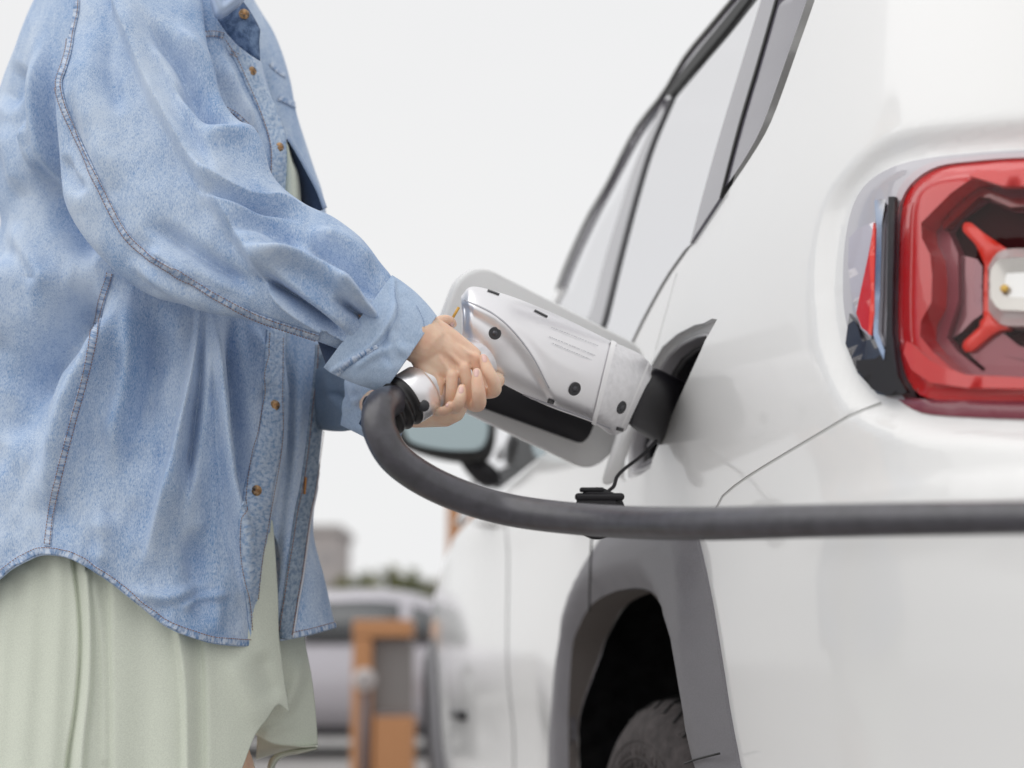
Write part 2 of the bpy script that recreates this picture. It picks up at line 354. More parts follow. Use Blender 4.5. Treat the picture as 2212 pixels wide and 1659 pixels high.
def patch(name, outer, m, parent, holes=(), step=.02, off=0., depth=0., dome=0., domew=.02, domeline=None, rimstep=.012, fine=None, surf=S):
    """a skin panel: outline and holes in (q,z), filled with an even mesh on the surface, edges turned in by depth"""
    outs = [dens(np.asarray(outer, float), rimstep)] + [dens(np.asarray(h, float), rimstep) for h in holes]
    allp = outs[0]; mn, mxx = allp.min(0), allp.max(0)
    gx = np.arange(mn[0] + step / 2, mxx[0], step); gz = np.arange(mn[1] + step / 2, mxx[1], step)
    g = np.stack(np.meshgrid(gx, gz), -1).reshape(-1, 2); g[:, 0] += (np.round((g[:, 1] - mn[1]) / step) % 2) * step / 2
    g = g[inpoly(g, outs[0])]
    for h in outs[1:]: g = g[~inpoly(g, h)]
    for o_ in outs:       # keep grid points clear of the outline
        if len(g): 
            dm = np.concatenate([np.sqrt(((g[i:i + 500, None] - o_) ** 2).sum(2)).min(1) for i in range(0, len(g), 500)]); g = g[dm > step * .35]
    if fine is not None:
        fp, fd_, fs_ = fine; mn2, mx2 = fp.min(0) - fd_, fp.max(0) + fd_; g2 = np.stack(np.meshgrid(np.arange(mn2[0], mx2[0], fs_), np.arange(mn2[1], mx2[1], fs_)), -1).reshape(-1, 2); g2 = g2[inpoly(g2, outs[0])]
        for h in outs[1:]: g2 = g2[~inpoly(g2, h)]
        fpd = dens(fp, .006); dm = np.concatenate([np.sqrt(((g2[i:i + 500, None] - fpd) ** 2).sum(2)).min(1) for i in range(0, len(g2), 500)]); g2 = g2[(dm < fd_) & (dm > fs_ * .8)]; g = np.vstack([g, g2 + .0003])
    pts = []; edges = []
    for o_ in outs:
        n0 = len(pts); pts += list(o_); edges += [(n0 + i, n0 + (i + 1) % len(o_)) for i in range(len(o_))]
    pts += list(g)
    vo, eo, fo, _, _, _ = delaunay_2d_cdt([Vector(p) for p in pts], edges, [], 0, 1e-7)
    V2 = np.array([list(v) for v in vo]); F = np.array([list(f) for f in fo if len(f) == 3])
    cen = V2[F].mean(1); k = inpoly(cen, outs[0])
    for h in outs[1:]: k &= ~inpoly(cen, h)
    F = F[k]; of = np.full(len(V2), float(off))
    if dome:
        dl = allp if domeline is None else dens(domeline, .003, False)
        dm = np.concatenate([np.sqrt(((V2[i:i + 500, None] - dl) ** 2).sum(2)).min(1) for i in range(0, len(V2), 500)])
        x = np.clip(dm / domew, 0, 1); of = of + dome * x * x * (3 - 2 * x) 
    V3 = surf(V2[:, 0], V2[:, 1], of)
    fn_ = np.cross(V3[F[:, 1]] - V3[F[:, 0]], V3[F[:, 2]] - V3[F[:, 0]]).sum(0)
    if fn_ @ (V3.mean(0) - (2.5 * Fw + (S0 + .87) * Rt + np.array([0, 0, .8]))) < 0: F = F[:, ::-1]      # face outwards
    VV = list(V3); FF = [tuple(f) for f in F]
    if depth:
        cnt = {}
        for f in F:
            for a, b in ((f[0], f[1]), (f[1], f[2]), (f[2], f[0])):
                cnt[(min(a, b), max(a, b))] = cnt.get((min(a, b), max(a, b)), []) + [(a, b)]
        low = {}
        for e, l in cnt.items():
            if len(l) == 1:
                a, b = l[0]
                for i in (a, b):
                    if i not in low:
                        low[i] = (len(VV), len(VV) + 1); VV += [V3[i], surf(V2[i, 0], V2[i, 1], of[i] - depth)]
                FF.append((b, a, low[a][1], low[b][1])) if False else FF.append((low[b][0], low[a][0], low[a][1], low[b][1]))
    return mesh_obj(name, VV, FF, m, parent)

car = empty('parked_car', CAM + Fw * 2.5 + Rt * (S0 + .87) - np.array([0, 0, CAMH]), 'white car plugged in at its rear flank, with red tail light and grey wheel arch', 'car')
# outlines measured in the photograph, laid on the skin
edgeE = QZL(crv([(1795, -110), (1760, 0), (1725, 100), (1688, 205), (1661, 273), (1627, 332), (1565, 424), (1494, 530), (1445, 600), (1400, 680), (1365, 750)], 33))
belt = np.array([[2.25, 1.085], [2.7, 1.06], [3.1, 1.045], [3.6, 1.02]])
roof = QZL(crv([(1650, -60), (1596, 0), (1545, 60), (1490, 126), (1442, 205), (1381, 284), (1319, 403), (1278, 472), (1234, 567), (1212, 625)], 24))
apil = np.array([[2.98, 1.32], [3.25, 1.18], [3.56, 1.05]])
greenhouse = np.vstack([edgeE, belt, apil[::-1], roof[::-1]])
greenhouse[0, 1] = min(greenhouse[0, 1], 1.62)
arch_out = QZL(crv([(1196, 1640), (1203, 1590), (1212, 1500), (1222, 1400), (1240, 1290), (1270, 1215), (1310, 1155), (1360, 1122), (1420, 1110), (1475, 1116), (1503, 1140), (1512, 1170), (1536, 1279), (1558, 1407), (1580, 1546), (1601, 1655)], 50))
arch_out = np.vstack([[[2.42, .16], [2.40, .40]], arch_out[3:], [[1.405, .42], [1.37, .16]]])
arch_in = QZL(crv([(1234, 1600), (1236, 1528), (1244, 1400), (1258, 1356), (1284, 1309), (1324, 1283), (1368, 1272), (1401, 1274), (1423, 1287), (1444, 1320), (1463, 1374), (1485, 1466), (1499, 1564), (1517, 1650)], 50))
arch_in = np.vstack([[[2.26, .16], [2.255, .42]], arch_in[3:], [[1.53, .16]]])
inlet = QZL([(1549, 690), (1538, 688), (1500, 702), (1462, 722), (1432, 748), (1412, 780), (1395, 820), (1375, 860), (1352, 920), (1340, 980), (1338, 1030), (1346, 1041), (1380, 1027), (1404, 1012), (1412, 985), (1440, 920), (1480, 832), (1515, 755)])
lampo = [(1803, 610), (1806, 540), (1818, 470), (1835, 425), (1868, 385), (1905, 355), (1955, 338), (2050, 325), (2212, 313), (2400, 312), (2520, 335), (2575, 400), (2590, 600), (2570, 800), (2500, 880), (2400, 898), (2212, 898), (2100, 893), (2010, 888), (1950, 872), (1900, 856), (1860, 818), (1830, 760), (1812, 700)]
lamp_q = QZL(crv(lampo + [lampo[0]], 161)[:-1]); DISHPOLY = lamp_q
body_outer = [[U0 - .48 - 1.45, .22], [4.1, .22], [4.1, .3], [5.3, .45], [5.3, .86], [3.97, .99]] + [list(b) for b in greenhouse[:0]]
body_outer = np.vstack([[[U0 - .48 - 1.45, .22], [1.37, .22], arch_out[-1] + [0, .06]], [[2.42, .22], [4.05, .22], [4.07, .5], [4.18, .68], [4.40, .75], [4.65, .72], [4.85, .5], [4.9, .25], [5.2, .3], [5.3, .55], [5.2, .78], [4.8, .89], [4.2, .955], [3.62, 1.018]], belt[::-1], edgeE[::-1], [[greenhouse[0, 0] - .02, 1.63], [U0 - .48 - 1.45, 1.63]]])
def shrink(poly, k): c = poly.mean(0); return c + (poly - c) * k
def seam_poly(vs, wd=.0034):
    q = dens(QZL(vs) if vs is not None else None, .03, False); t = np.gradient(q, axis=0); t /= np.linalg.norm(t, axis=1)[:, None]; n = np.stack([-t[:, 1], t[:, 0]], 1) * wd / 2
    return np.vstack([q + n, (q - n)[::-1]])
seams = [crv(s, 14) for s in ([(1546, 1100), (1556, 1077), (1600, 1040), (1680, 990), (1790, 925), (1885, 868)], [(1462, 590), (1440, 670), (1416, 756)], [(1556, 1077), (1549, 1000), (1540, 960), (1512, 900), (1500, 865)], [(1560, 1090), (1570, 1180), (1588, 1260)])]
lamp_hole = shrink(lamp_q, .985)
arch_mid = np.vstack([[[2.36, .1]], (arch_out * .55 + np.array([[1.88, .30]]) * 0 + .45 * arch_out)[1:-1], [[1.40, .1]]])
arch_cut = arch_out.mean(0) * 0 + np.array([1.87, .30]) + (arch_out - np.array([1.87, .30])) * .94
arch_cut[0, 1] = arch_cut[-1, 1] = .10
arch_cut = np.vstack([arch_cut])
def clip_low(poly): return poly
# the arch cut reaches below the sill, so weave it into the outline
b0 = [[U0 - .48 - 1.45, .22], [arch_cut[-2, 0] - .03, .22]]; b1 = [list(p) for p in arch_cut[1:-1][::-1]]
body_outer = np.vstack([b0, b1, [[arch_cut[1, 0] + .02, .22], [4.05, .22], [4.07, .5], [4.18, .68], [4.40, .75], [4.65, .72], [4.85, .5], [4.9, .25], [5.2, .3], [5.3, .55], [5.2, .78], [4.8, .89], [4.2, .955], [3.62, 1.018]], belt[::-1], edgeE[::-1], [[greenhouse[0, 0] - .02, 1.66], [U0 - .48 - 1.45, 1.66]]])
body = patch('body', body_outer, M_paint, car, holes=[inlet, lamp_hole, *[seam_poly(s) for s in seams[:2]]], step=.024, depth=.008, rimstep=.010, fine=(lamp_q, .055, .006))
for s in seams[:2]: patch('panel_gap', seam_poly(s, .006), M_gap, car, step=.03, off=-.0012, rimstep=.03)
# other flank and roof so the car is whole
mirr = []
def mir(p): l = (p @ Rt); return p + Rt * (2 * (S0 + .87) - 2 * l)[:, None]
gq = np.stack(np.meshgrid(np.linspace(U0, 5.2, 40), np.linspace(.25, 1.0, 8)), -1).reshape(8, 40, 2)
grid_obj('far_flank', mir(S(gq[..., 0], gq[..., 1]).reshape(-1, 3)).reshape(8, 40, 3), M_paint, car)
rl = dens(np.vstack([roof[1:], apil[:1]]), .06, False); rp3 = S(rl[:, 0], rl[:, 1], -.02)
rows = []
for s in np.linspace(0, 1, 12):
    rows.append(rp3 * (1 - s) + mir(rp3) * s + np.array([0, 0, .035]) * math.sin(math.pi * s))
grid_obj('roof_panel', np.array(rows), M_paint, car)
bon = dens(np.array([[3.62, 1.018], [4.2, .955], [4.8, .89], [5.2, .78]]), .1, False); b3 = S(bon[:, 0], bon[:, 1]); rows = [b3 * (1 - s) + mir(b3) * s + np.array([0, 0, .09]) * math.sin(math.pi * s) ** .6 for s in np.linspace(0, 1, 14)]
grid_obj('bonnet', np.array(rows), M_paint, car)
# greenhouse: glass panes, pillars and seals
def band(c1, c2): return np.vstack([c1, c2[::-1]])
LA = QZL(crv([(1439, 219), (1381, 342), (1345, 450), (1309, 567), (1285, 660), (1268, 700)], 24))
LB = QZL(crv([(1456, 212), (1410, 320), (1377, 427), (1340, 567), (1310, 690), (1300, 720)], 24))
LA = np.vstack([LA, [[LA[-1, 0] + .01, 1.075]]]); LB = np.vstack([LB, [[LB[-1, 0] + .0, 1.08]]])
LC = QZL(crv([(1662, -40), (1651, 0), (1600, 165), (1562, 290), (1528, 410), (1497, 527)], 24)); LD = QZL(crv([(1694, -40), (1685, 0), (1648, 130), (1605, 275), (1565, 424)], 24))
LD2 = QZL(crv([(1690, -40), (1681, 0), (1644, 130), (1601, 275), (1561, 430)], 24))
seal_in = QZL(crv([(1678, -60), (1630, 0), (1575, 70), (1520, 135), (1456, 212)], 24)); seal_out = QZL(crv([(1668, -60), (1612, 0), (1560, 62), (1508, 124), (1446, 203)], 24))
fd_top = QZL(crv([(1436, 222), (1381, 300), (1322, 410), (1285, 480), (1243, 570), (1222, 625)], 24)); fd_top = np.vstack([fd_top, [[2.95, 1.30], [3.2, 1.17], [3.47, 1.06]]])
greenb = patch('window_surround', greenhouse, M_pillar, car, holes=[], step=.03, off=-.010)
def pane(poly, nm='side_window', off=.002, m=M_glass, **k): return patch(nm, poly, m, car, step=.03, off=off, rimstep=.02, **k)
bpy.data.objects.remove(greenb)
rear_glass = np.vstack([seal_in[1:], LB[1:], [[LB[-1, 0] - .1, 1.09]], edgeE[24:31][::-1] + [.01, .004], LC[::-1][:-1]])
pane(rear_glass)
quarter = np.vstack([LD[1:], (edgeE[2:20] + [.012, 0])[::-1]])
pane(quarter, 'quarter_window', m=M_pillar)
front_glass = np.vstack([fd_top, [[3.4, 1.045], [3.0, 1.06]], LA[1:][::-1]])
pane(front_glass)
patch('window_pillar', band(LA, LB), M_pillar, car, step=.03, off=.004, depth=.01)
patch('window_pillar', band(LC, LD2), M_pillar, car, step=.03, off=.004, depth=.01)
patch('window_seal', band(LD2, LD), M_seal, car, step=.03, off=.0045, depth=.01)
patch('window_seal', band(seal_in, seal_out), M_seal, car, step=.03, off=.007, depth=.006)
dd = np.array([LB[:, 0] - 0, LB[:, 1]]).T
patch('window_seal', band(LB + [.006, 0], LB - [.014, 0]), mat('grey_seal', (.07, .07, .075), .5), car, step=.03, off=.0055, depth=.006)
patch('front_pillar', np.vstack([roof[-1:], apil, fd_top[::-1][:4]]), M_paint, car, step=.03, off=.006, depth=.02)
patch('roof_frame', np.vstack([roof, np.vstack([seal_out, fd_top[1:-3]])[::-1]]), M_pillar, car, step=.03, off=.006, depth=.005)
ro3 = roof.copy(); ro3[:, 1] -= .004; patch('roof_trim_line', band(roof + [0, .002], ro3), mat('dark_olive_trim', (.10, .10, .09), .5), car, step=.03, off=.010, depth=.006)
pass

# wheel arch cladding, liner, wheel
clad = patch('wheel_arch_cladding', np.vstack([arch_out, arch_in[::-1]]), M_clad, car, step=.016, off=.004, dome=.018, domew=.030, depth=.012)
lip = dens(arch_in, .02, False); n = len(lip)
rr = [S(lip[:, 0], lip[:, 1], .006)]
zl = np.clip((lip[:, 1] - .60) / .16, 0, 1); ld = .010 + .036 * zl * zl * (3 - 2 * zl)
for k in (.4, 1): rr.append(S(lip[:, 0], lip[:, 1], -ld * k))
grid_obj('arch_return_lip', np.array(rr), mat('brown_grey_plastic', (.19, .17, .16), .6), car)
ctr = np.array([1.88, .30]); lo = ctr + (lip - ctr) * 1.05
def Rlat(q, z, t): return q[..., None] * Fw + (S0 + t)[..., None] * Rt + z[..., None] * np.array([0, 0, 1.])
one = np.ones(n)
grid_obj('wheel_liner', np.array([S(lip[:, 0], lip[:, 1], -ld - .0005), Rlat(lo[:, 0], lo[:, 1], .07 * one), Rlat(lo[:, 0], lo[:, 1], .30 * one), Rlat(lo[:, 0] * 0 + 1.88, lo[:, 1] * 0 + .33, .34 * one)]), M_deep, car)
for k, (uo, tt) in enumerate(((2.17, .10), (2.11, .15))):     # moulded ribs of the liner
    tube_obj('liner_rib', np.array([uo * Fw + (S0 + tt) * Rt + np.array([0, 0, z]) for z in np.linspace(.25, .62, 8)]), .006, M_black, car, 6)
wc = 1.88 * Fw + (S0 + .020) * Rt + np.array([0, 0, .33])
prof = [(.0, .205), (.0, .225), (-.006, .24), (-.010, .262), (-.008, .285), (-.001, .302), (.010, .315), (.022, .322), (.028, .3255), (.052, .329), (.0535, .322), (.060, .322), (.0615, .3295), (.100, .331), (.1015, .323), (.109, .323), (.1105, .331), (.150, .329), (.1515, .322), (.158, .322), (.1595, .328), (.185, .322), (.200, .305), (.205, .26), (.20, .20)]
NA = 180; G = []
for a in np.linspace(0, 2 * np.pi, NA, endpoint=False):
    row = []
    for i, (x, r) in enumerate(prof):
        rr_ = r + (.0 if not (8 <= i <= 20) else 0)
        row.append(wc + Rt * x + Fw * math.cos(a) * rr_ + np.array([0, 0, math.sin(a)]) * rr_)
    G.append(row)
G.append(G[0]); tyre = grid_obj('tyre', np.array(G), M_tyre, car)
sp_ = MB()
for k in range(46):        # sipes across the tread and shoulder
    a = 2 * math.pi * k / 46
    pts = []
    for q_ in np.linspace(0, 1, 14):
        x = .010 + .140 * q_; aa = a + .11 * (q_ - .5) ** 2 * 4 - .05 * q_; r = float(np.interp(x, [p[0] for p in prof[5:10]], [p[1] for p in prof[5:10]])) if x < .05 else .3305
        pts.append(wc + Rt * x + (Fw * math.cos(aa) + np.array([0, 0, math.sin(aa)])) * (r + .0001))
    sp_.tube(pts, .0028, 4)
    if k % 2 == 0: sp_.tube([p + (Fw * math.cos(a) + np.array([0, 0, math.sin(a)])) * 0 + Fw * 0 for p in [wc + Rt * (.008 + .03 * q_) + (Fw * math.cos(a + .07) + np.array([0, 0, math.sin(a + .07)])) * float(np.interp(.008 + .03 * q_, [p[0] for p in prof[5:10]], [p[1] for p in prof[5:10]])) for q_ in (0, .5, 1)]], .0012, 4)
o = sp_.build('tread_sipe', M_seal, tyre); o['kind'] = 'stuff'
rim = MB()
for k in range(5):
    a = 2 * math.pi * k / 5 + .3; e = Fw * math.cos(a) + np.array([0, 0, math.sin(a)]); pr = Fw * -math.sin(a) + np.array([0, 0, math.cos(a)])
    rim.tube([wc + Rt * .03 + e * .03, wc + Rt * .035 + e * .12, wc + Rt * .02 + e * .205], [.03, .02, .024], 8)
rim.tube([wc + Rt * .02, wc + Rt * .06], [.05, .05], 20)
th = np.linspace(0, 2 * np.pi, 61); rim.tube([wc + Rt * .01 + (Fw * math.cos(a) + np.array([0, 0, math.sin(a)])) * .208 for a in th], .009, 8)
rim.build('wheel_rim', mat('alloy', (.45, .45, .46), .3, metal=.9), car)
txt = MB()         # moulded marks on the tyre wall
for k in range(90):
    if k % 9 in (3, 7): continue
    a = 2 * math.pi * k / 90
    for r, ln in ((.262, .005), (.243, .003)):
        e = Fw * math.cos(a) + np.array([0, 0, math.sin(a)]); pr = Fw * -math.sin(a) + np.array([0, 0, math.cos(a)])
        txt.box(wc + e * r - Rt * .0095, (ln, .0035, .001), (e, pr, Rt))
o = txt.build('sidewall_marks', M_tyre, tyre); o['kind'] = 'stuff'
for rr_ in (.252, .274, .231): tube_obj('sidewall_ring', [wc - Rt * .0092 + (Fw * math.cos(a) + np.array([0, 0, math.sin(a)])) * rr_ for a in th], .0012, M_tyre, tyre, 6)
# front wheel and its arch
fc = 4.45 * Fw + (S0 + .10) * Rt + np.array([0, 0, .33]); fw = MB(); fw.tube([fc + Rt * 0, fc + Rt * .01, fc + Rt * .19, fc + Rt * .2], [.30, .33, .33, .3], 48); fw.build('front_tyre', M_tyre, car)
fa = []; th = np.linspace(-.1, np.pi + .1, 40)
for dpt in (-.005, -.028, -.028, .06): fa.append([S(np.array(4.45 + math.cos(a) * (.41 if dpt < -.01 else .46)), np.array(.33 + math.sin(a) * (.40 if dpt < -.01 else .46)), -dpt) for a in th])
grid_obj('front_arch_cladding', np.array(fa[:2] + [fa[3]]), M_clad, car)
rk = np.array([[2.42, .21], [4.02, .21], [4.02, .35], [2.42, .35]]); patch('sill_cladding', rk, M_clad, car, step=.04, off=.006, dome=.02, depth=.02)

# charging inlet recess
isur = dens(inlet, .02); cen = inlet.mean(0)
def ringpts(k, off): pz = cen + (isur - cen) * k; return S(pz[:, 0], pz[:, 1], off)
for nm, m_, a in (('inlet_flange', M_flap, ((1, -.011), (.97, -.016), (.90, -.018))), ('inlet_rim', mat('pale_grey_rim', (.40, .39, .41), .3, coat=.6), ((.90, -.018), (.895, -.010), (.87, -.008), (.855, -.012), (.85, -.03))), ('inlet_seal', M_black, ((.85, -.029), (.82, -.026), (.80, -.034)))):
    G = np.array([ringpts(*q_) for q_ in a]); G = np.concatenate([G, G[:, :1]], 1); grid_obj(nm, G, m_, car)
inn2 = cen + (isur - cen) * .80
rows = [S(inn2[:, 0], inn2[:, 1], -.034), S(inn2[:, 0], inn2[:, 1], -.10), np.repeat(S(cen[0], cen[1], -.10)[None], len(inn2), 0)]
G = np.array(rows); G = np.concatenate([G, G[:, :1]], 1); grid_obj('inlet_socket', G, M_black, car)
for k, (a, b) in enumerate((((1372, 962), (1400, 925)), ((1356, 1008), (1402, 978)), ((1352, 1030), (1404, 1006)))):
    qa, qb = QZ(a), QZ(b); pa, pb = S(*map(np.array, qa), -.02), S(*map(np.array, qb), -.02); tube_obj('inlet_lip', [pa, (pa + pb) / 2, pb], .0035, M_clad, car, 8)
# flap, swung out on its front hinge
def quad_plate(name, vs, Y4, m, parent, thick, rad=.25, n=8, off=0):
    """rounded plate through four measured corners (TL,TR,BR,BL) with depths"""
    c = [P(*v, y) for v, y in zip(vs, Y4)]; nn = np.cross(c[1] - c[0], c[3] - c[0]); nn /= np.linalg.norm(nn); nn *= -np.sign(nn[1])
    bl = lambda s, t: (c[0] * (1 - s) * (1 - t) + c[1] * s * (1 - t) + c[2] * s * t + c[3] * (1 - s) * t)
    W = np.linalg.norm(c[1] - c[0]); H = np.linalg.norm(c[3] - c[0]); rx, ry = rad * H / W, rad; st = []
    for cx_, cy_, a0 in ((1 - rx, ry, -90), (1 - rx, 1 - ry, 0), (rx, 1 - ry, 90), (rx, ry, 180)):
        for k in range(n + 1): a = R(a0 + 90 * k / n); st.append((cx_ + rx * math.cos(a), cy_ + ry * math.sin(a)))
    N_ = len(st); V = []
    for d_, k_ in ((0, .0), (0, .97), (.12, 1), (.88, 1), (1, .97), (1, 0)):
        for s, t in st: V.append(bl(.5 + (s - .5) * k_, .5 + (t - .5) * k_) - nn * (off - thick * d_ + thick * 0) * 1 if False else bl(.5 + (s - .5) * k_, .5 + (t - .5) * k_) + nn * (off - thick * (1 - d_)))
    return mesh_obj(name, V, grid_faces(6, N_, True), m, parent), bl, nn
flap, fbl, fn = quad_plate('charging_flap', [(1008, 556), (1418, 765), (1300, 1030), (900, 838)], [1.66, 1.86, 1.86, 1.66], M_flap, car, .012, .26)
pad, _, _ = quad_plate('flap_pad', [(985, 790), (1300, 880), (1268, 962), (960, 850)], [1.655, 1.805, 1.805, 1.655], M_black, flap, .012, .35)
pad.modifiers.new('b', 'BEVEL').width = .001
quad_plate('flap_hinge', [(1350, 880), (1392, 868), (1336, 1040), (1296, 1050)], [1.80, 1.80, 1.80, 1.80], M_flap, car, .008, .12)

# tail light, built in layers on the corner skin
M_lens_grey = mat('smoked_clear_lens', (.46, .45, .49), .2, coat=1)
M_red = mat('red_lens', (.72, .006, .005), .12, coat=1); M_red2 = mat('deep_red_lens', (.20, .005, .006), .12, coat=1)
M_dred = mat('dark_red_recess', (.030, .002, .003), .6, spec=.06); M_rpink = mat('red_lens_rim', (.60, .010, .012), .22, coat=1, coat_rough=.04)
M_bright = mat('bright_red_guide', (.80, .05, .03), .3, coat=.4); M_mauve = mat('mauve_reflector', (.26, .06, .085), .25, spec=.5, coat=.5)
M_chrome = mat('chrome', (.75, .75, .78), .06, metal=1); M_clear = mat('clear_lamp', (.72, .72, .71), .15, metal=.25, coat=1); M_amber = mat('amber_bulb', (.75, .48, .10), .3)
z3 = lambda x, y: (1728 + x * .407, 270 + y * .407)
def Z3(*p): return QZL([z3(*a) for a in p])
tl = bpy.data.objects.new('tail_light', None); C.objects.link(tl); tl.location = tuple(S(*map(np.array, QZ((2100, 610))))); setpar(tl, car)
patch('lamp_housing', shrink(lamp_q, 1.0), M_dred, tl, step=.02, off=-.030)
def crvq(vs, n=60): return QZL(crv(vs + [vs[0]], n + 1)[:-1])
# smoked outer shell (left wrap) and its reflector
shell = QZL(crv([z3(520, 1450), z3(410, 1432), z3(300, 1320), z3(240, 1180), z3(195, 980), z3(188, 800), z3(200, 600), z3(240, 420), z3(310, 300), z3(420, 222), z3(560, 172), z3(800, 135), z3(1189, 105), z3(1700, 100)], 60))
shin = QZL(crv([z3(500, 1420), z3(478, 1250), z3(470, 1000), z3(480, 600), z3(492, 440), z3(560, 300), z3(700, 205), z3(900, 172), z3(1189, 150), z3(1700, 142)], 50))
patch('lamp_shell', np.vstack([shell, shin[::-1]]), M_lens_grey, tl, step=.006, off=.002, dome=.002, domew=.012, domeline=shell, depth=.02, rimstep=.006)
patch('shell_reflector', Z3((258, 600), (300, 555), (395, 510), (405, 700), (395, 1000), (375, 1130), (320, 1080), (270, 900), (252, 740)), mat('pale_lilac_reflector', (.62, .58, .63), .2, metal=.3, coat=1), tl, step=.01, off=.0105, depth=.004, rimstep=.005)
patch('red_sliver', Z3((398, 520), (406, 600), (402, 900), (388, 1120), (330, 1075), (302, 1000), (330, 860), (365, 700)), M_rpink, tl, step=.01, off=.0118, depth=.004, rimstep=.005)
patch('shell_trim', Z3((400, 400), (460, 395), (440, 520), (430, 900), (420, 1100), (455, 1200), (450, 1250), (420, 1180), (395, 1120), (400, 900), (412, 560)), M_chrome, tl, step=.01, off=.0122, depth=.004, rimstep=.005)
patch('dark_divider', Z3((470, 380), (505, 380), (498, 700), (490, 1100), (520, 1330), (570, 1420), (470, 1440), (380, 1400), (300, 1290), (300, 1250), (400, 1240), (455, 1200), (462, 1000), (465, 700)), M_black, tl, step=.01, off=.0112, depth=.004, rimstep=.005)
patch('red_edge', Z3((376, 700), (398, 520), (406, 560), (400, 1000), (386, 1118), (370, 1110), (385, 900)), M_bright, tl, step=.01, off=.0128, depth=.003, rimstep=.005)
patch('smoked_corner', Z3((262, 1000), (300, 1060), (330, 1150), (400, 1130), (450, 1200), (452, 1438), (410, 1428), (305, 1316), (240, 1160)), mat('smoked_black_lens', (.03, .03, .04), .1, coat=1), tl, step=.01, off=.0108, depth=.004, rimstep=.005)
# red ring
ring_out = QZL(crv([z3(2000, 150), z3(1189, 150), z3(900, 172), z3(700, 205), z3(560, 300), z3(500, 440), z3(485, 700), z3(478, 1000), z3(490, 1200), z3(540, 1360), z3(640, 1440), z3(900, 1455), z3(1189, 1450), z3(2000, 1445)], 90))
ring_in = QZL([z3(2000, 270), z3(1189, 262), z3(1000, 268), z3(900, 290), z3(800, 360), z3(700, 460), z3(640, 520), z3(645, 600), z3(690, 690), z3(700, 800), z3(695, 940), z3(640, 1040), z3(635, 1120), z3(700, 1200), z3(800, 1290), z3(900, 1340), z3(1189, 1345), z3(2000, 1340)])
patch('red_ring', np.vstack([ring_out, ring_in[::-1]]), M_rpink, tl, step=.005, off=.001, dome=.0095, domew=.024, domeline=ring_out, depth=.03, rimstep=.004)
patch('red_band', Z3((600, 1160), (700, 1250), (800, 1300), (900, 1330), (1189, 1345), (1900, 1345), (1900, 1415), (1189, 1405), (900, 1400), (700, 1370), (600, 1300), (560, 1210), (575, 1150)), M_red, tl, step=.01, off=.0138, depth=.006, rimstep=.006)
patch('red_band', Z3((1080, 250), (1189, 240), (1900, 240), (1900, 330), (1189, 330), (1080, 330), (900, 275), (960, 250)), M_red, tl, step=.01, off=.0138, depth=.006, rimstep=.006)
patch('lower_edge', QZL(crv([z3(470, 1440), z3(560, 1440), z3(700, 1450), z3(1189, 1450), z3(2000, 1450)], 30).tolist() + crv([z3(2000, 1545), z3(1189, 1545), z3(700, 1530), z3(560, 1500), z3(470, 1440)], 30).tolist()[:-1]), M_mauve, tl, step=.008, off=.002, dome=.004, domew=.008, depth=.02, rimstep=.006)
patch('inner_step', np.vstack([ring_in, Z3((2000, 1230), (1189, 1225), (1000, 1190), (900, 1280), (760, 1180), (690, 1100), (740, 960), (760, 900), (760, 640), (700, 510), (760, 430), (900, 330), (1050, 380), (1189, 385), (2000, 385))]), M_mauve, tl, step=.008, off=-.012, depth=.012, rimstep=.006)
patch('inner_step', np.vstack([Z3((2000, 345), (1189, 345), (1080, 345), (930, 290), (880, 290), (690, 480), (700, 525), (900, 340), (960, 345), (1080, 395), (2000, 400))]), M_red2, tl, step=.008, off=-.006, depth=.008, rimstep=.006)
patch('inner_well', Z3((2000, 385), (1189, 385), (1050, 380), (900, 330), (760, 430), (700, 510), (760, 640), (760, 900), (740, 960), (690, 1100), (760, 1180), (900, 1280), (1000, 1190), (1189, 1225), (2000, 1225)), M_dred, tl, step=.01, off=-.024, rimstep=.008)
patch('inner_pane', Z3((760, 640), (850, 660), (880, 700), (880, 960), (820, 1000), (760, 1060), (700, 1100), (745, 960), (758, 900)), mat('plum_reflector', (.22, .10, .12), .2, metal=.4, coat=1), tl, step=.01, off=-.018, depth=.006, rimstep=.006)
patch('inner_pane', Z3((940, 1100), (1000, 1060), (1100, 1130), (1189, 1150), (2000, 1150), (2000, 1215), (1189, 1215), (1000, 1185), (900, 1260), (800, 1180)), M_mauve, tl, step=.01, off=-.017, depth=.006, rimstep=.006)
patch('light_guide', Z3((785, 490), (800, 468), (835, 470), (900, 520), (1010, 590), (1060, 620), (1000, 640), (955, 690), (945, 760), (945, 950), (985, 1010), (1060, 1045), (1000, 1055), (950, 1080), (835, 1172), (800, 1176), (780, 1150), (790, 1120), (880, 1040), (905, 990), (912, 700), (885, 640), (860, 590), (790, 520)), M_bright, tl, step=.007, off=-.012, dome=.004, domew=.006, depth=.008, rimstep=.005)
clr = QZL(crv([z3(945, 720), z3(985, 655), z3(1040, 622), z3(1189, 615), z3(1500, 615), z3(1530, 700), z3(1530, 960), z3(1480, 1032), z3(1189, 1037), z3(1040, 1035), z3(985, 1005), z3(946, 955)], 50))
patch('reversing_lamp', clr, M_clear, tl, step=.007, off=-.008, dome=.008, domew=.014, depth=.014, rimstep=.005)
clr2 = QZL(crv([z3(985, 760), z3(1030, 700), z3(1110, 690), z3(1400, 690), z3(1450, 800), z3(1400, 965), z3(1110, 970), z3(1030, 960), z3(985, 900)], 40))
patch('lamp_bowl', clr2, mat('lamp_bowl_plastic', (.50, .48, .45), .15, metal=.4, coat=1), tl, step=.008, off=.002, dome=-.003, domew=.02, depth=.004, rimstep=.006)
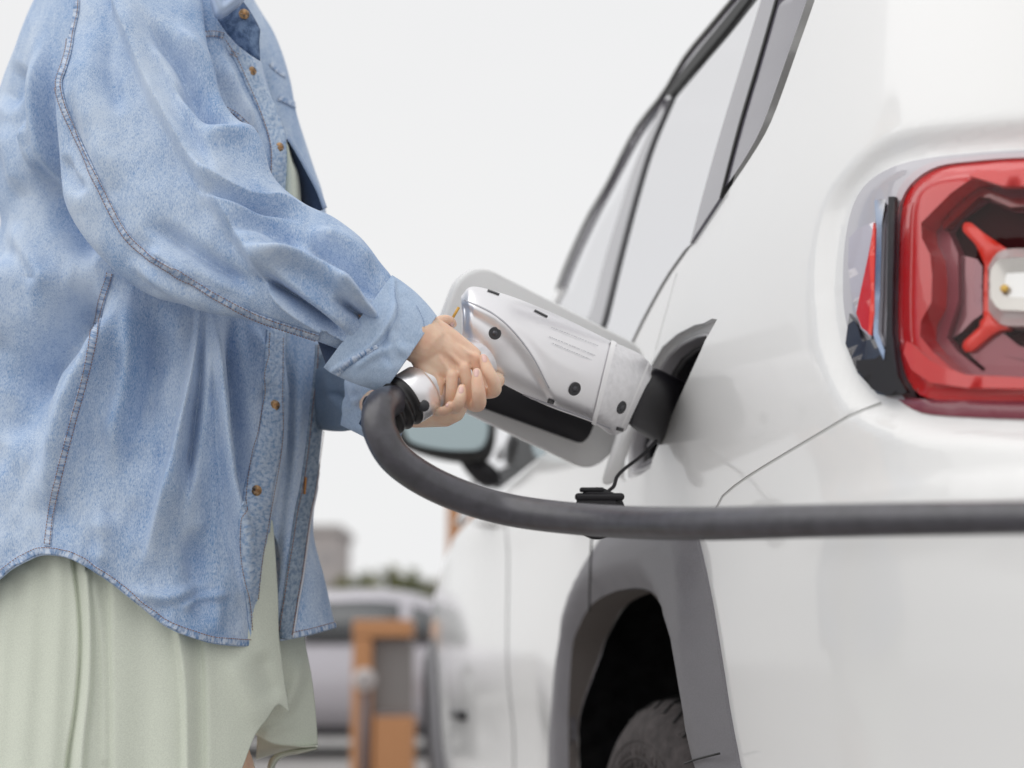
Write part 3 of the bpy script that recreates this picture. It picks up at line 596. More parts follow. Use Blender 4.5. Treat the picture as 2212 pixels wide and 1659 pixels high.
bq = QZ(z3(1068, 855)); mbb = MB(); mbb.disc(S(*map(np.array, bq), .004), S(*map(np.array, bq), .01) - S(*map(np.array, bq), 0.), .0035, .001); mbb.build('bulb', M_amber, tl)

for q0, z0, z1 in ((2.78, .36, 1.04), (3.78, .50, .98)): patch('door_gap', np.array([[q0 - .004, z0], [q0 + .004, z0], [q0 + .004, z1], [q0 - .004, z1]]), M_black, car, step=.03, off=.0006, rimstep=.03)
patch('outer_lens', QZL(crv([z3(*a_) for a_ in ((1900, 160), (1189, 160), (900, 180), (700, 212), (570, 305), (510, 445), (495, 700), (490, 1000), (500, 1200), (550, 1350), (650, 1430), (900, 1445), (1189, 1442), (1900, 1440), (1900, 160))], 120)[:-1]), glassmat('clear_red_lens', (1, .90, .90), (1, 1, 1), 1.24), tl, holes=[clr], step=.012, off=.0150, dome=.003, domew=.03, rimstep=.008)
# small things on the flank
def on(v, off=0.): q = QZ(v); return S(np.array(q[0]), np.array(q[1]), off)
# door mirror
mirr = bpy.data.objects.new('door_mirror', None); C.objects.link(mirr); mirr.location = tuple(P(960, 930, 3.0)); setpar(mirr, car)
def rpoly(vs, n=70): return crv(vs + [vs[0]], n + 1)[:-1]
def extr(name, vs, Y0, Y1, m, parent, k1=.9, bulge=.0):
    vs = rpoly(vs); c = vs.mean(0); rows = [P(c[0] + (vs[:, 0] - c[0]) * .02, c[1] + (vs[:, 1] - c[1]) * .02, Y0)]
    for s, kk in ((0, .97), (.04, 1), (.35, 1.0), (.75, k1), (1, k1 * .6), (1.02, .02)):
        Y = Y0 + (Y1 - Y0) * s; ps = P(vs[:, 0], vs[:, 1], Y0); cc = ps.mean(0); ps = cc + (ps - cc) * kk; ps[:, 1] += Y - Y0; rows.append(ps)
    return grid_obj(name, np.array(rows), m, parent, closed=True)
extr('mirror_housing', [(850, 905), (868, 850), (960, 832), (1050, 850), (1070, 920), (1062, 975), (1035, 996), (960, 990), (890, 970), (862, 950)], 2.955, 3.08, mat('mirror_plastic', (.03, .03, .03), .5), mirr, .9)
extr('mirror_glass', [(868, 900), (880, 865), (960, 850), (1040, 864), (1055, 915), (1050, 958), (1030, 978), (960, 976), (895, 960), (876, 938)], 2.915, 2.93, M_mirror, mirr, 1)
for vv in bpy.data.objects['mirror_glass'].data.vertices: vv.co.y += (vv.co.z - 1.20) * .38 - (vv.co.x + .139) * .12
extr('mirror_arm', [(985, 985), (1040, 990), (1075, 1015), (1078, 1042), (1045, 1048), (1010, 1020)], 2.98, 3.06, M_black, mirr, .95)
extr('mirror_foot', [(1070, 985), (1092, 948), (1118, 950), (1112, 985), (1090, 1010)], 3.0, 3.05, M_flap, mirr, .95)
mb = MB()
for v, v2 in (((1046, 1126), (1078, 1130)), ((1240, 1112), (1275, 1118))):
    a, b = on(v, .012), on(v2, .012); mb2 = MB(); mb2.tube([on(v, -.01), a, a * .5 + b * .5 + 0, b, on(v2, -.01)], .012, 8); mb2.build('door_handle', M_paint, car)
h = MB(); h.tube([on((975, 1542), .004), on((1000, 1547), .004)], .012, 6); h.build('side_marker', M_black, car)
# arch cladding joint
tube_obj('cladding_joint', [on(v, .0225) for v in crv([(1312, 1150), (1309, 1200), (1307, 1260), (1306, 1320)], 12)], .0016, M_seal, car, 6)
tube_obj('cladding_joint', [on(v, .0225) for v in crv([(1521, 1647), (1550, 1637), (1598, 1625)], 8)], .0012, M_seal, car, 6)

# ================================================================== GROUND AND WHAT STANDS BEYOND
M_asph = mat('pale_paving', (.33, .32, .315), .9, noise=(3, .85, 1.12, 8), bump=(120, .4, .004))
g = mesh_obj('ground', [(-300, -60, 0), (300, -60, 0), (300, 400, 0), (-300, 400, 0)], [(0, 1, 2, 3)], M_asph); g['kind'] = 'structure'
ln = MB()
for x in (-6.2, -3.6, -1.0): ln.box((x, 8.2, .002), (.06, 2.4, .002))
o = ln.build('bay_marking', mat('road_paint', (.75, .74, .72), .7)); o['kind'] = 'structure'
def bbox(vl, vt, vr, vb, Y, depth):
    a = P(vl, vt, Y); b = P(vr, vb, Y); return (a + b) / 2 + np.array([0, depth / 2, 0]), (abs(b[0] - a[0]) / 2, depth / 2, abs(a[2] - b[2]) / 2)
# far building
bt = empty('tower_block', P(660, HZ, 120) * np.array([1, 1, 0]), 'grey tower block standing far off behind the blue shirt tail', 'building')
m = MB(); c_, h_ = bbox(598, 1148, 722, HZ + 12, 120, 10); m.box(c_, h_); m.build('wall', mat('grey_render', (.42, .385, .375), .9), bt, False)
m = MB(); m.box(c_ + [0, 0, h_[2] + .25], (h_[0] + .3, h_[1] + .3, .3)); m.build('roof_slab', mat('roof_grey', (.4, .37, .36), .9), bt, False)
for r_ in range(4):
    for k in range(3):
        m = MB(); m.box((c_[0] - 1.6 + 1.6 * k, c_[1] - h_[1] - .02, c_[2] + 3.6 - 2.4 * r_), (.45, .05, .6)); m.build('window', MT.get('wglass') or mat('wglass', (.34, .32, .32), .3), bt, False)
# tree belts
M_leafs = [mat('leaf_green', (.20, .20, .05), .9), mat('leaf_dark_green', (.15, .165, .05), .9)]; M_bark = mat('bark', (.09, .07, .05), .9)
def tree(vx, vtop, Y, wpx, label, mm, seed):
    rnd = random.Random(seed); base = P(vx, HZ, Y) * np.array([1, 1, 0]); top = P(vx, vtop, Y)[2]; wd = wpx / FP * Y / 2
    t = empty('broadleaf_tree', base, label, 'tree', 'trees beyond the parked cars')
    m = MB(); m.tube([base, base + [0, 0, top * .4], base + [.1, 0, top * .75]], [.25, .2, .08], 8)
    for k in range(5):
        a = rnd.uniform(0, 6.28); m.tube([base + [0, 0, top * .35], base + [math.cos(a) * wd * .5, math.sin(a) * wd * .4, top * .7]], [.1, .04], 6)
    m.build('trunk', M_bark, t)
    V = []; F = []
    for k in range(4200):
        a = rnd.uniform(0, 6.28); e = rnd.uniform(-1, 1); rr_ = rnd.random() ** .4; lump = 1 + .22 * math.sin(3 * a + seed) + .15 * math.sin(7 * e + a)
        c = base + [math.cos(a) * math.sqrt(1 - e * e) * wd * rr_ * lump, math.sin(a) * math.sqrt(1 - e * e) * wd * rr_, top * .58 + e * top * .42 * rr_ * (.85 + .15 * lump)]
        s = rnd.uniform(.14, .30) * wd / 2; n1 = np.array([rnd.gauss(0, 1) for _ in range(3)]); n1 /= np.linalg.norm(n1); n2 = np.cross(n1, [0, 0, 1.]); n2 /= np.linalg.norm(n2) + 1e-9
        i = len(V); V += [c + n1 * s, c + n2 * s * .6, c - n1 * s, c - n2 * s * .6]; F.append((i, i + 1, i + 2, i + 3))
    mesh_obj('crown', V, F, mm, t, False)
for k, (vx, vt, Y, wp, lb) in enumerate([(735, 1240, 60, 70, 'left tree of the low green row, beside the tower block'), (782, 1229, 62, 90, 'second tree from the left, in the middle of the green row'), (838, 1222, 58, 100, 'tallest tree of the green row above the silver car'), (888, 1228, 56, 90, 'tree of the green row nearest the white car'), (940, 1248, 60, 90, 'tree mostly hidden behind the flank of the white car')]): tree(vx, vt, Y, wp, lb, M_leafs[k % 2], k + 3)
# lamp column between the trees
lp = empty('lamp_column', P(826, HZ, 50) * np.array([1, 1, 0]), 'pale lamp column between the trees, far behind', 'street lamp')
m = MB(); b_ = P(826, HZ, 50) * np.array([1, 1, 0]); m.tube([b_, b_ + [0, 0, 3.9]], [.12, .08], 8); m.build('pole', mat('galvanised', (.45, .46, .45), .5), lp); m = MB(); m.box(b_ + [0, -.3, 3.92], (.15, .4, .06)); m.build('lamp_head', MT['galvanised'], lp, False, .02)
# parked cars behind: lofted saloon shells
def side_car(name, loc, ang, paint, label, L=4.3, H=1.5, dark=False):
    t = empty(name, loc, label, 'car', 'cars parked in the row behind'); ca, sa = math.cos(ang), math.sin(ang)
    def W(x, y, z): return np.array([loc[0] + ca * x - sa * y, loc[1] + sa * x + ca * y, z])
    xs = np.linspace(-L / 2, L / 2, 60); s_ = xs / L + .5
    belt_ = .62 + .30 * np.clip(np.minimum(s_ / .05, (1 - s_) / .06), 0, 1) ** .5 + .05 * np.sin(s_ * 3.1); belt_ *= H / 1.5
    rf = smi(s_, [0, .06, .12, .24, .40, .60, .76, .88, 1], [.9, .97, 1.1, 1.42, 1.5, 1.47, 1.1, .98, .85]) * H / 1.5
    hw = .87 * np.clip(np.minimum(s_ / .03, (1 - s_) / .05), .0, 1) ** .3
    V = []
    for i, x in enumerate(xs):
        b, r_, h_ = belt_[i], max(rf[i], belt_[i] + .01), hw[i]; low = .24
        ring = [(-h_ * .95, low), (-h_, .45), (-h_ * 1.0, b * .8), (-h_ * .96, b), (-h_ * .80, b + (r_ - b) * .8), (-h_ * .62, r_), (0, r_ + .03), (h_ * .62, r_), (h_ * .80, b + (r_ - b) * .8), (h_ * .96, b), (h_, b * .8), (h_, .45), (h_ * .95, low), (0, low - .03)]
        V.append([W(x, y, z) for y, z in ring])
    grid_obj('body', np.array(V), paint, t, closed=True, caps=True)
    for sd in (-1, 1):
        for (a, b_) in ((.17, .37), (.39, .57), (.59, .72)):
            k = np.linspace(a, b_, 10); lo_ = [W(q * L - L / 2, sd * .86, float(np.interp(q, s_, belt_)) + .05) for q in k]
            hi_ = [W(q * L - L / 2, sd * .72, max(float(np.interp(q, s_, belt_)) + .06, float(np.interp(q, s_, rf)) - .10)) for q in k]; grid_obj('window', np.array([lo_, hi_]), mat('dark_glass', (.05, .055, .06), .1, coat=1) if 'dark_glass' not in MT else MT['dark_glass'], t, thick=.01)
        for wx in (-L * .31, L * .30):
            m = MB(); m.tube([W(wx, sd * .66, .32), W(wx, sd * .89, .32)], [.32, .32], 28); m.build('tyre', M_tyre, t); m = MB(); m.tube([W(wx, sd * .885, .32), W(wx, sd * .90, .32)], [.2, .17], 20); m.build('wheel_rim', MT['alloy'], t)
        m = MB(); m.box(W(-L / 2 + .05, sd * .62, .72), (.06, .2, .08), ((ca, sa, 0), (-sa, ca, 0), (0, 0, 1))); m.build('headlight', M_chrome, t, True, .02)
    m = MB(); m.box(W(0, 0, .22), (L * .44, .8, .06), ((ca, sa, 0), (-sa, ca, 0), (0, 0, 1))); m.build('underbody', M_black, t, False)
    return t
M_silvercar = mat('silver_car_paint', (.50, .48, .52), .3, metal=.4, coat=1)
side_car('silver_car', (P(790, HZ, 12.2)[0], 12.2, 0), R(3), M_silvercar, 'silver car parked behind the orange charging posts, its roof below the trees', H=1.30)
side_car('grey_car', (P(1010, HZ, 14.)[0] + 1.2, 16.5, 0), R(8), mat('grey_car_paint', (.22, .21, .23), .3, coat=1), 'grey car parked further back, mostly hidden by the white car')
# orange charging posts
M_or = mat('orange_panel', (.47, .225, .10), .6); M_gp = mat('grey_mesh_panel', (.20, .185, .18), .6, bump=(40, .5, .01))
cpst = empty('charging_cabinet', P(826, HZ, 8.6) * np.array([1, 1, 0]), 'orange framed charging cabinet with a grey panel, beside the silver car', 'charging station')
def vbox(name, l, t_, r_, b, Y, d, m, par, bev=.01):
    mb = MB(); c_, h_ = bbox(l, t_, r_, b, Y, d); mb.box(c_, h_); return mb.build(name, m, par, False, bev)
vbox('frame_top', 762, 1338, 888, 1376, 8.5, .3, M_or, cpst); vbox('frame_side', 762, 1378, 797, 1720, 8.5, .3, M_or, cpst)
vbox('panel', 799, 1378, 888, 1540, 8.58, .2, M_gp, cpst); vbox('lower_door', 806, 1548, 890, 1716, 8.52, .25, M_or, cpst); vbox('plinth', 750, 1700, 900, 1752, 8.4, .5, M_gp, cpst)
pp = empty('parking_post', P(790, HZ, 8.0) * np.array([1, 1, 0]), 'slim dark post carrying a round pale disc, in front of the orange cabinet', 'post')
m = MB(); b_ = P(789, HZ, 8.0) * np.array([1, 1, 0]); tz = P(789, 1480, 8.0)[2]; m.tube([b_, b_ + [0, 0, tz]], [.024, .024], 10); m.build('pole', mat('slate_metal', (.09, .09, .11), .5), pp)
m = MB(); m.disc(b_ + [0, -.03, P(789, 1468, 8)[2]], (0, -1, 0), .062, .012, 28); ds = m.build('disc', mat('pale_disc', (.50, .46, .45), .4), pp)
m = MB(); m.disc(b_ + [0, -.045, P(789, 1468, 8)[2]], (0, -1, 0), .03, .003, 20); m.build('disc_centre', mat('grey_disc', (.32, .29, .29), .4), ds)
sg = empty('orange_sign_column', P(1010, HZ, 9.5) * np.array([1, 1, 0]), 'tall orange column rising behind the shoulder of the white car', 'sign')
vbox('column', 966, 1075, 1060, 1780, 9.5, .3, M_or, sg); vbox('cap', 962, 1068, 1064, 1075, 9.48, .34, M_gp, sg)

# ================================================================== THE CHARGING CONNECTOR
M_cnose = mat('satin_black_nose', (.012, .011, .015), .35, spec=.5)
con = empty('charging_connector', P(905, 850, 1.43), 'silver charging connector on a thick black cable, plugged into the white car', 'charger plug')
def edge_tube(Lp, Rp, Yc, n=64, rows=80, dr=.85, ex=2.0, Yr=None):
    """tube whose silhouette runs through two measured edges; Yc depths along it"""
    Lc = crv([(*p, i) for i, p in enumerate(Lp)], 400); Rc = crv([(*p, i) for i, p in enumerate(Rp)], 400)
    k = np.linspace(0, len(Lp) - 1, rows); Ls = np.stack([np.interp(k, Lc[:, 2], Lc[:, j]) for j in (0, 1)], 1); Rs = np.stack([np.interp(k, Rc[:, 2], Rc[:, j]) for j in (0, 1)], 1)
    Y = smi(k, range(len(Lp)), Yc) if len(Lp) > 2 else np.interp(k, [0, 1], Yc); A = P(Ls[:, 0], Ls[:, 1], Y); B = P(Rs[:, 0], Rs[:, 1], Y)
    c = (A + B) / 2; h = (B - A) / 2; hl = np.linalg.norm(h, axis=1); th = np.linspace(0, 2 * np.pi, n, endpoint=False)
    drr = smi(k, range(len(Lp)), dr) if hasattr(dr, '__len__') else np.full(rows, dr)
    ct, st = np.cos(th), np.sin(th); ct = np.sign(ct) * np.abs(ct) ** (2 / ex); st = np.sign(st) * np.abs(st) ** (2 / ex)
    vd = c - CAM; vd /= np.linalg.norm(vd, axis=1)[:, None]
    G = c[:, None] + h[:, None] * ct[None, :, None] + vd[:, None] * (hl * drr)[:, None, None] * st[None, :, None]
    return G
# barrel: L = lower edge, R = upper edge, from the rear (hand) end to the nose
cL = [(998, 722), (1018, 752), (1062, 812), (1128, 851), (1190, 880), (1280, 913), (1322, 938), (1352, 930)]
cR = [(996, 640), (1022, 619), (1095, 637), (1165, 664), (1225, 690), (1322, 738), (1385, 768), (1414, 800)]
cY = [1.50, 1.50, 1.515, 1.54, 1.565, 1.605, 1.64, 1.66]
G = edge_tube(cL, cR, cY, 96, 150, dr=.95, ex=2.05)
v = proj(G)
def fold(v, pts, A, wl, wr, n=40, taper=True, smooth=True):
    """ridge/valley of height A along a measured line: width wl on its left-hand side, wr on its right-hand side (in v units)"""
    c = crv(pts, n) if smooth else np.asarray(pts, float); sh = v.shape[:-1]; p = v.reshape(-1, 2); a = c[:-1]; ab = np.diff(c, axis=0); L2 = (ab ** 2).sum(1)
    best = np.full(len(p), 1e9); sg = np.zeros(len(p)); sa = np.zeros(len(p)); W_ = max(wl, wr) * 3.2
    mask = (p[:, 0] > c[:, 0].min() - W_) & (p[:, 0] < c[:, 0].max() + W_) & (p[:, 1] > c[:, 1].min() - W_) & (p[:, 1] < c[:, 1].max() + W_); q = p[mask]
    if not len(q): return np.zeros(sh)
    b = np.full(len(q), 1e9); s_ = np.zeros(len(q)); ar = np.zeros(len(q))
    for i in range(len(a)):
        d = q - a[i]; t = np.clip((d @ ab[i]) / L2[i], 0, 1); e = d - t[:, None] * ab[i]; dd = np.sqrt((e ** 2).sum(1)); m_ = dd < b
        cr = ab[i, 0] * d[:, 1] - ab[i, 1] * d[:, 0]; b = np.where(m_, dd, b); s_ = np.where(m_, np.sign(cr), s_); ar = np.where(m_, (i + t) / len(a), ar)
    wv = np.where(s_ > 0, wr, wl); r_ = A * np.exp(-(b / wv) ** 2 * 1.2)
    if taper: tt_ = np.clip(np.minimum(ar, 1 - ar) * 3.2, 0, 1); r_ = r_ * tt_ * tt_ * (3 - 2 * tt_)
    o_ = np.zeros(len(p)); o_[mask] = r_; return o_.reshape(sh)
def push(G, d, front):
    """displace along the outward normal, on the side facing the viewer"""
    n = np.cross(np.gradient(G, axis=1), np.gradient(G, axis=0)); n /= np.linalg.norm(n, axis=2, keepdims=True) + 1e-12
    vd = G - CAM; vd /= np.linalg.norm(vd, axis=2, keepdims=True)
    cen = G.mean(1, keepdims=True); s = np.sign((n * (G - cen)).sum(2, keepdims=True)); n = n * s
    f = np.clip(-(n * vd).sum(2), 0, 1) ** .6
    return G + n * (d * f * front)[..., None]
# scooped grip panel below the raised edge
scoop = inpoly(v.reshape(-1, 2), crv([(985, 655), (1010, 662), (1060, 690), (1110, 735), (1150, 790), (1180, 845), (1192, 890), (1120, 900), (1000, 800), (970, 700)], 60)).reshape(v.shape[:2]).astype(float)
for _ in range(3): scoop = (scoop + np.roll(scoop, 1, 1) + np.roll(scoop, -1, 1) + np.roll(scoop, 1, 0) + np.roll(scoop, -1, 0)) / 5
d = -.006 * scoop + fold(v, [(992, 655), (1060, 682), (1110, 726), (1160, 790), (1188, 850)], .0022, 10, 8) + fold(v, [(1040, 660), (1130, 715), (1200, 780), (1300, 830)], .001, 12, 12)
G = push(G, d, 1.0)
barrel = grid_obj('connector_shell', G, M_silver, con, closed=True, caps=True)
cT = bvh(barrel)
# nose into the inlet
nL = [(1350, 905), (1368, 925), (1425, 962)]; nR = [(1400, 792), (1425, 798), (1500, 836)]
grid_obj('connector_nose', edge_tube(nL, nR, [1.66, 1.675, 1.80], 48, 16, dr=.9, ex=2.6), M_cnose, con, closed=True, caps=True)
# scuffed front collar, slightly proud
def seg(a, b):     # cut of the barrel between row fractions
    i0, i1 = int(a * 149), int(b * 149); g_ = G[i0:i1 + 1]; c = g_.mean(1, keepdims=True); return c + (g_ - c) * 1.012
grid_obj('front_collar', seg(.735, .985), M_silver2, con, closed=True)
grid_obj('white_band', (lambda g_: g_.mean(1, keepdims=True) + (g_ - g_.mean(1, keepdims=True)) * 1.035)(G[int(.712 * 149):int(.738 * 149) + 1]), M_whiteband, con, closed=True)
grid_obj('edge_ring', (lambda g_: g_.mean(1, keepdims=True) + (g_ - g_.mean(1, keepdims=True)) * 1.018)(G[int(.925 * 149):int(.94 * 149) + 1]), M_whiteband, con, closed=True)
for (sx, sy, r_) in ((1069, 720, .0068), (1241, 840, .0078), (1342, 880, .0078)):
    p = hit(cT, (sx, sy), .0012); loc_, nrm, _, _ = cT.find_nearest(Vector(p)); nr_ = np.array(nrm); nr_ *= np.sign((CAM - p) @ nr_); 
    m = MB(); m.tube([p - nr_ * .004, p - nr_ * .0004, p + nr_ * .0002], [r_, r_, r_ * .96], 28); sc = m.build('screw_recess', M_screw, con, False)
    m = MB(); m.tube([p - nr_ * .0005, p + nr_ * .0006], [r_ * .5, r_ * .45], 6); m.build('screw_head', mat('steel', (.10, .10, .11), .3, metal=.8) if 'steel' not in MT else MT['steel'], sc)
def ribbon_on(tree, name, pts, wd, m, parent, lift=.0012, n=60, th=.0006, wob=0., wn=5, puck=0., pf=9.):
    """strip laid on a surface along a measured line; wd in v units"""
    c = crv(pts, n); t = np.gradient(c, axis=0); t /= np.linalg.norm(t, axis=1)[:, None]; nn = np.stack([-t[:, 1], t[:, 0]], 1); rows = []
    wdl = np.interp(np.linspace(0, 1, n), np.linspace(0, 1, len(wd)), wd) if hasattr(wd, '__len__') else np.full(n, float(wd))
    for i in range(n):
        wd = wdl[i]
        row = []
        for k, s in enumerate(np.linspace(-.5, .5, wn)):
            p = hit(tree, c[i] + nn[i] * wd * s, lift + (puck * max(0, math.sin(i * pf / 3 + .6 * math.sin(i * .7)) + .35 * math.sin(i * 1.9)) * (1 - (2 * s) ** 2) if puck else 0))
            row.append(p)
        rows.append(row)
    ok = []
    for r_ in rows:
        idx = [k for k, x in enumerate(r_) if x is not None]
        if len(idx) < max(2, wn // 2): continue
        ok.append([r_[min(idx, key=lambda q: abs(q - k))] for k in range(wn)])
    # drop rows that jump in depth
    good = [ok[0]]
    for r_ in ok[1:]:
        if np.linalg.norm(np.array(r_).mean(0) - np.array(good[-1]).mean(0)) < .05: good.append(r_)
    Gr = np.array(good); o = grid_obj(name, Gr, m, parent, thick=th); mid = Gr.mean(1); sl = np.r_[0, np.cumsum(np.linalg.norm(np.diff(mid, axis=0), axis=1))]; ww = np.linalg.norm(Gr[0, -1] - Gr[0, 0])
    uvl = o.data.uv_layers.new(name='UVMap'); vi = np.zeros(len(o.data.loops), int); o.data.loops.foreach_get('vertex_index', vi); w0 = random.random()
    uvl.data.foreach_set('uv', np.stack([sl[vi // wn] + w0, (vi % wn) / (wn - 1) * ww], 1).ravel()); return o
def stitch_on(tree, name, pts, m, parent, r_=.0005, n=60, gap=.0034, lift=.0014, dash=True):
    c = crv(pts, n); P3 = [hit(tree, p, lift) for p in c]; P3 = [p for p in P3 if p is not None]; mbb = MB(); P3 = np.array(P3)
    s = np.r_[0, np.cumsum(np.linalg.norm(np.diff(P3, axis=0), axis=1))]; k = np.arange(0, s[-1] - gap, gap)
    f = lambda q: np.array([np.interp(q, s, P3[:, j]) for j in range(3)])
    for q in k:
        a, b = f(q), f(q + gap * (.72 if dash else 1.0))
        if np.linalg.norm(b - a) < gap * 1.5: mbb.tube([a, (a + b) / 2, b], [r_ * .7, r_, r_ * .7], 4)
    return mbb.build(name, m, parent)
ribbon_on(cT, 'shell_joint', [(1112, 846), (1190, 875), (1270, 904), (1318, 925)], 3, M_print, con, .0004)
ribbon_on(cT, 'shell_joint', [(1003, 648), (1062, 676), (1108, 715), (1150, 770), (1186, 838)], 2.5, M_print, con, .0004)
for pts in ([(1053, 628), (1065, 632), (1078, 637)], [(1154, 671), (1168, 678), (1182, 685)], [(1317, 742), (1323, 745), (1330, 748)]): ribbon_on(cT, 'top_slot', pts, 3.2, M_screw, con, .0008, 8)
for v_ in ((1190, 866), (1338, 926)):
    ribbon_on(cT, 'small_slot', [(v_[0] - 7, v_[1] - 2), (v_[0] + 7, v_[1] + 2)], 7, M_screw, con, .0012, 8)
pr = MB()        # two faint printed lines on the shell
rnd = random.Random(3)
for (x0, y0, x1, y1, s) in ((1190, 708, 1290, 748, 3), (1185, 728, 1285, 769, 5), (1192, 742, 1276, 778, 3)):
    L_ = math.hypot(x1 - x0, y1 - y0); q = 0
    while q < L_:
        wl = rnd.uniform(1.5, 4); f0, f1 = q / L_, min(1, (q + wl) / L_); a = hit(cT, (x0 + (x1 - x0) * f0, y0 + (y1 - y0) * f0), .0013); b = hit(cT, (x0 + (x1 - x0) * f1, y0 + (y1 - y0) * f1), .0013)
        if a is not None and b is not None: pr.tube([a, b], .0004, 4)
        q += wl + rnd.uniform(1.2, 3.5)
pr.build('printed_line', M_print, con)
# grip running down to the cable collar
ax0, ax1 = P(1035, 765, 1.49), P(905, 848, 1.435); axd = (ax1 - ax0); axd /= np.linalg.norm(axd)
tube_obj('grip', [P(1085, 745, 1.56), P(1035, 775, 1.505), (ax0 + ax1) / 2, ax1], [.026, .026, .023, .026], M_silver, con, 32)
r0 = P(912, 843, 1.432); r1 = P(880, 863, 1.425); dr_ = (r1 - r0) / np.linalg.norm(r1 - r0)
tube_obj('collar_ring', [r0 - dr_ * .004, r0, r1, r1 + dr_ * .002], [.0245, .0275, .0275, .026], M_silver, con, 48)
pp_ = hit(cT, (1069, 720), 0)
rt = bvh(bpy.data.objects['collar_ring']); p = hit(rt, (914, 876), .001)
if p is not None: m = MB(); m.disc(p, CAM - p, .006, .0012, 16); m.build('screw_recess', M_screw, con)
bl = []; br = []
for k in range(60):
    s = k / 59; bl.append(r1 + dr_ * .040 * s); br.append(.0262 - .003 * s + .0014 * math.sin(s * 2 * math.pi * 3.5))
bl.append(bl[-1] + dr_ * .002); br.append(.012)
tube_obj('bellows', bl, br, M_bell, con, 48)
cab = np.vstack([[P(868, 862, 1.425)], [P(846, 868, 1.405)], [P(826, 874, 1.38)], [P(817, 895, 1.365)], [P(822, 935, 1.36)], [P(855, 990, 1.362)], [P(925, 1040, 1.37)], [P(1020, 1080, 1.375)], [P(1130, 1107, 1.37)], [P(1300, 1125, 1.31)], [P(1500, 1131, 1.20)], [P(1750, 1126, 1.09)], [P(2050, 1121, .99)], [P(2400, 1120, .90)], [P(3100, 1150, .80)]])
cabc = crv(cab, 220); cablen = tube_obj('cable', cabc, np.interp(np.linspace(0, 1, 220), [0, .05, .12, .3, .5, .75, 1], [.0165, .0165, .0165, .0152, .0140, .0115, .0105]), M_cable, con, 32)
m = MB(); m.tube([P(991, 664, 1.50), P(976, 690, 1.50)], [.0016, .0016], 8); m.build('latch_button', mat('amber_button', (.8, .45, .08), .4), con)

# cap of the inlet on its strap
capo = empty('inlet_cap', P(1296, 1108, 1.62), 'black rubber inlet cap dangling on a thin strap behind the cable', 'cap')
cc = P(1292, 1106, 1.60); m = MB()
def lens_cap(c, rx, ry, Y, d, nm, m_, par):
    th = np.linspace(0, 2 * np.pi, 40, endpoint=False); rows = []
    for s, k in ((0, .02), (0, .9), (.1, 1), (.9, 1), (1, .9), (1, .02)):
        rows.append([P(c[0] + rx * k * math.cos(a), c[1] + ry * k * math.sin(a), Y) + np.array([.0, d * s, 0]) for a in th])
    return grid_obj(nm, np.array(rows), m_, par, closed=True)
lens_cap((1290, 1108), 50, 56, 1.60, .012, 'cap_disc', M_black, capo); lens_cap((1310, 1100), 40, 40, 1.612, .03, 'cap_plug', M_black, capo)
vbox('cap_lip', 1252, 1052, 1306, 1062, 1.598, .01, M_black, capo, .003); vbox('cap_lip', 1242, 1064, 1350, 1080, 1.596, .012, M_black, capo, .004)
tube_obj('strap', crv([P(1418, 952, 1.70), P(1385, 985, 1.68), P(1350, 1012, 1.65), P(1333, 1030, 1.63), P(1326, 1050, 1.615), P(1312, 1062, 1.605)], 40), .0022, M_black, capo, 8)

# ================================================================== THE PERSON
per = empty('person', P(330, HZ, 1.62) * np.array([1, 1, 0]), 'person in a washed blue denim shirt over a sage green dress, gripping the charging connector with both hands', 'person')
per['label'] = 'person in a blue denim shirt and sage green dress, both hands on the connector'
# ---- body: hands, arms, torso, legs as one skin
def cap_mesh(mb, pts, rad, n=18):
    p = np.asarray(pts, float); r = np.asarray(rad, float); c = crv(np.c_[p, r], max(6, 5 * len(p))) if len(p) > 2 else np.c_[p, r][0] + (np.c_[p, r][1] - np.c_[p, r][0]) * np.linspace(0, 1, 6)[:, None]
    path = list(c[:, :3]); rr_ = list(c[:, 3]); t0_ = path[0] - path[1]; t0_ /= np.linalg.norm(t0_); t1_ = path[-1] - path[-2]; t1_ /= np.linalg.norm(t1_)
    A = [path[0] + t0_ * rr_[0] * math.sin(a) for a in (1.45, 1.1, .6)]; RA = [rr_[0] * math.cos(a) for a in (1.45, 1.1, .6)]
    B = [path[-1] + t1_ * rr_[-1] * math.sin(a) for a in (.6, 1.1, 1.45)]; RB = [rr_[-1] * math.cos(a) for a in (.6, 1.1, 1.45)]
    mb.tube(A + path + B, RA + rr_ + RB, n)
hz = lambda x, y: (729 + x * .2278, 594 + y * .2278)         # measured in the close view of the hands
def H(x, y, Y): a = hz(x, y); return P(a[0], a[1], Y)
def remeshed(mb, vox, smooth_it, fac=.5):
    me = bpy.data.meshes.new('tmp'); me.from_pydata([tuple(v) for v in np.vstack(mb.v)], [], mb.f); o = bpy.data.objects.new('tmp', me); C.objects.link(o)
    m_ = o.modifiers.new('r', 'REMESH'); m_.mode = 'VOXEL'; m_.voxel_size = vox; m_.adaptivity = 0
    s_ = o.modifiers.new('s', 'SMOOTH'); s_.factor = fac; s_.iterations = smooth_it
    dg = bpy.context.evaluated_depsgraph_get(); e = bpy.data.meshes.new_from_object(o.evaluated_get(dg)); bpy.data.objects.remove(o)
    V = np.array([v.co for v in e.vertices]); F = [tuple(p.vertices) for p in e.polygons]; return V, F
hb = MB(); U = .2278 * 1.43 / FP        # one close-view unit in metres at the hand
def fin(pts, r): cap_mesh(hb, [H(*p) for p in pts], [q * U for q in r])
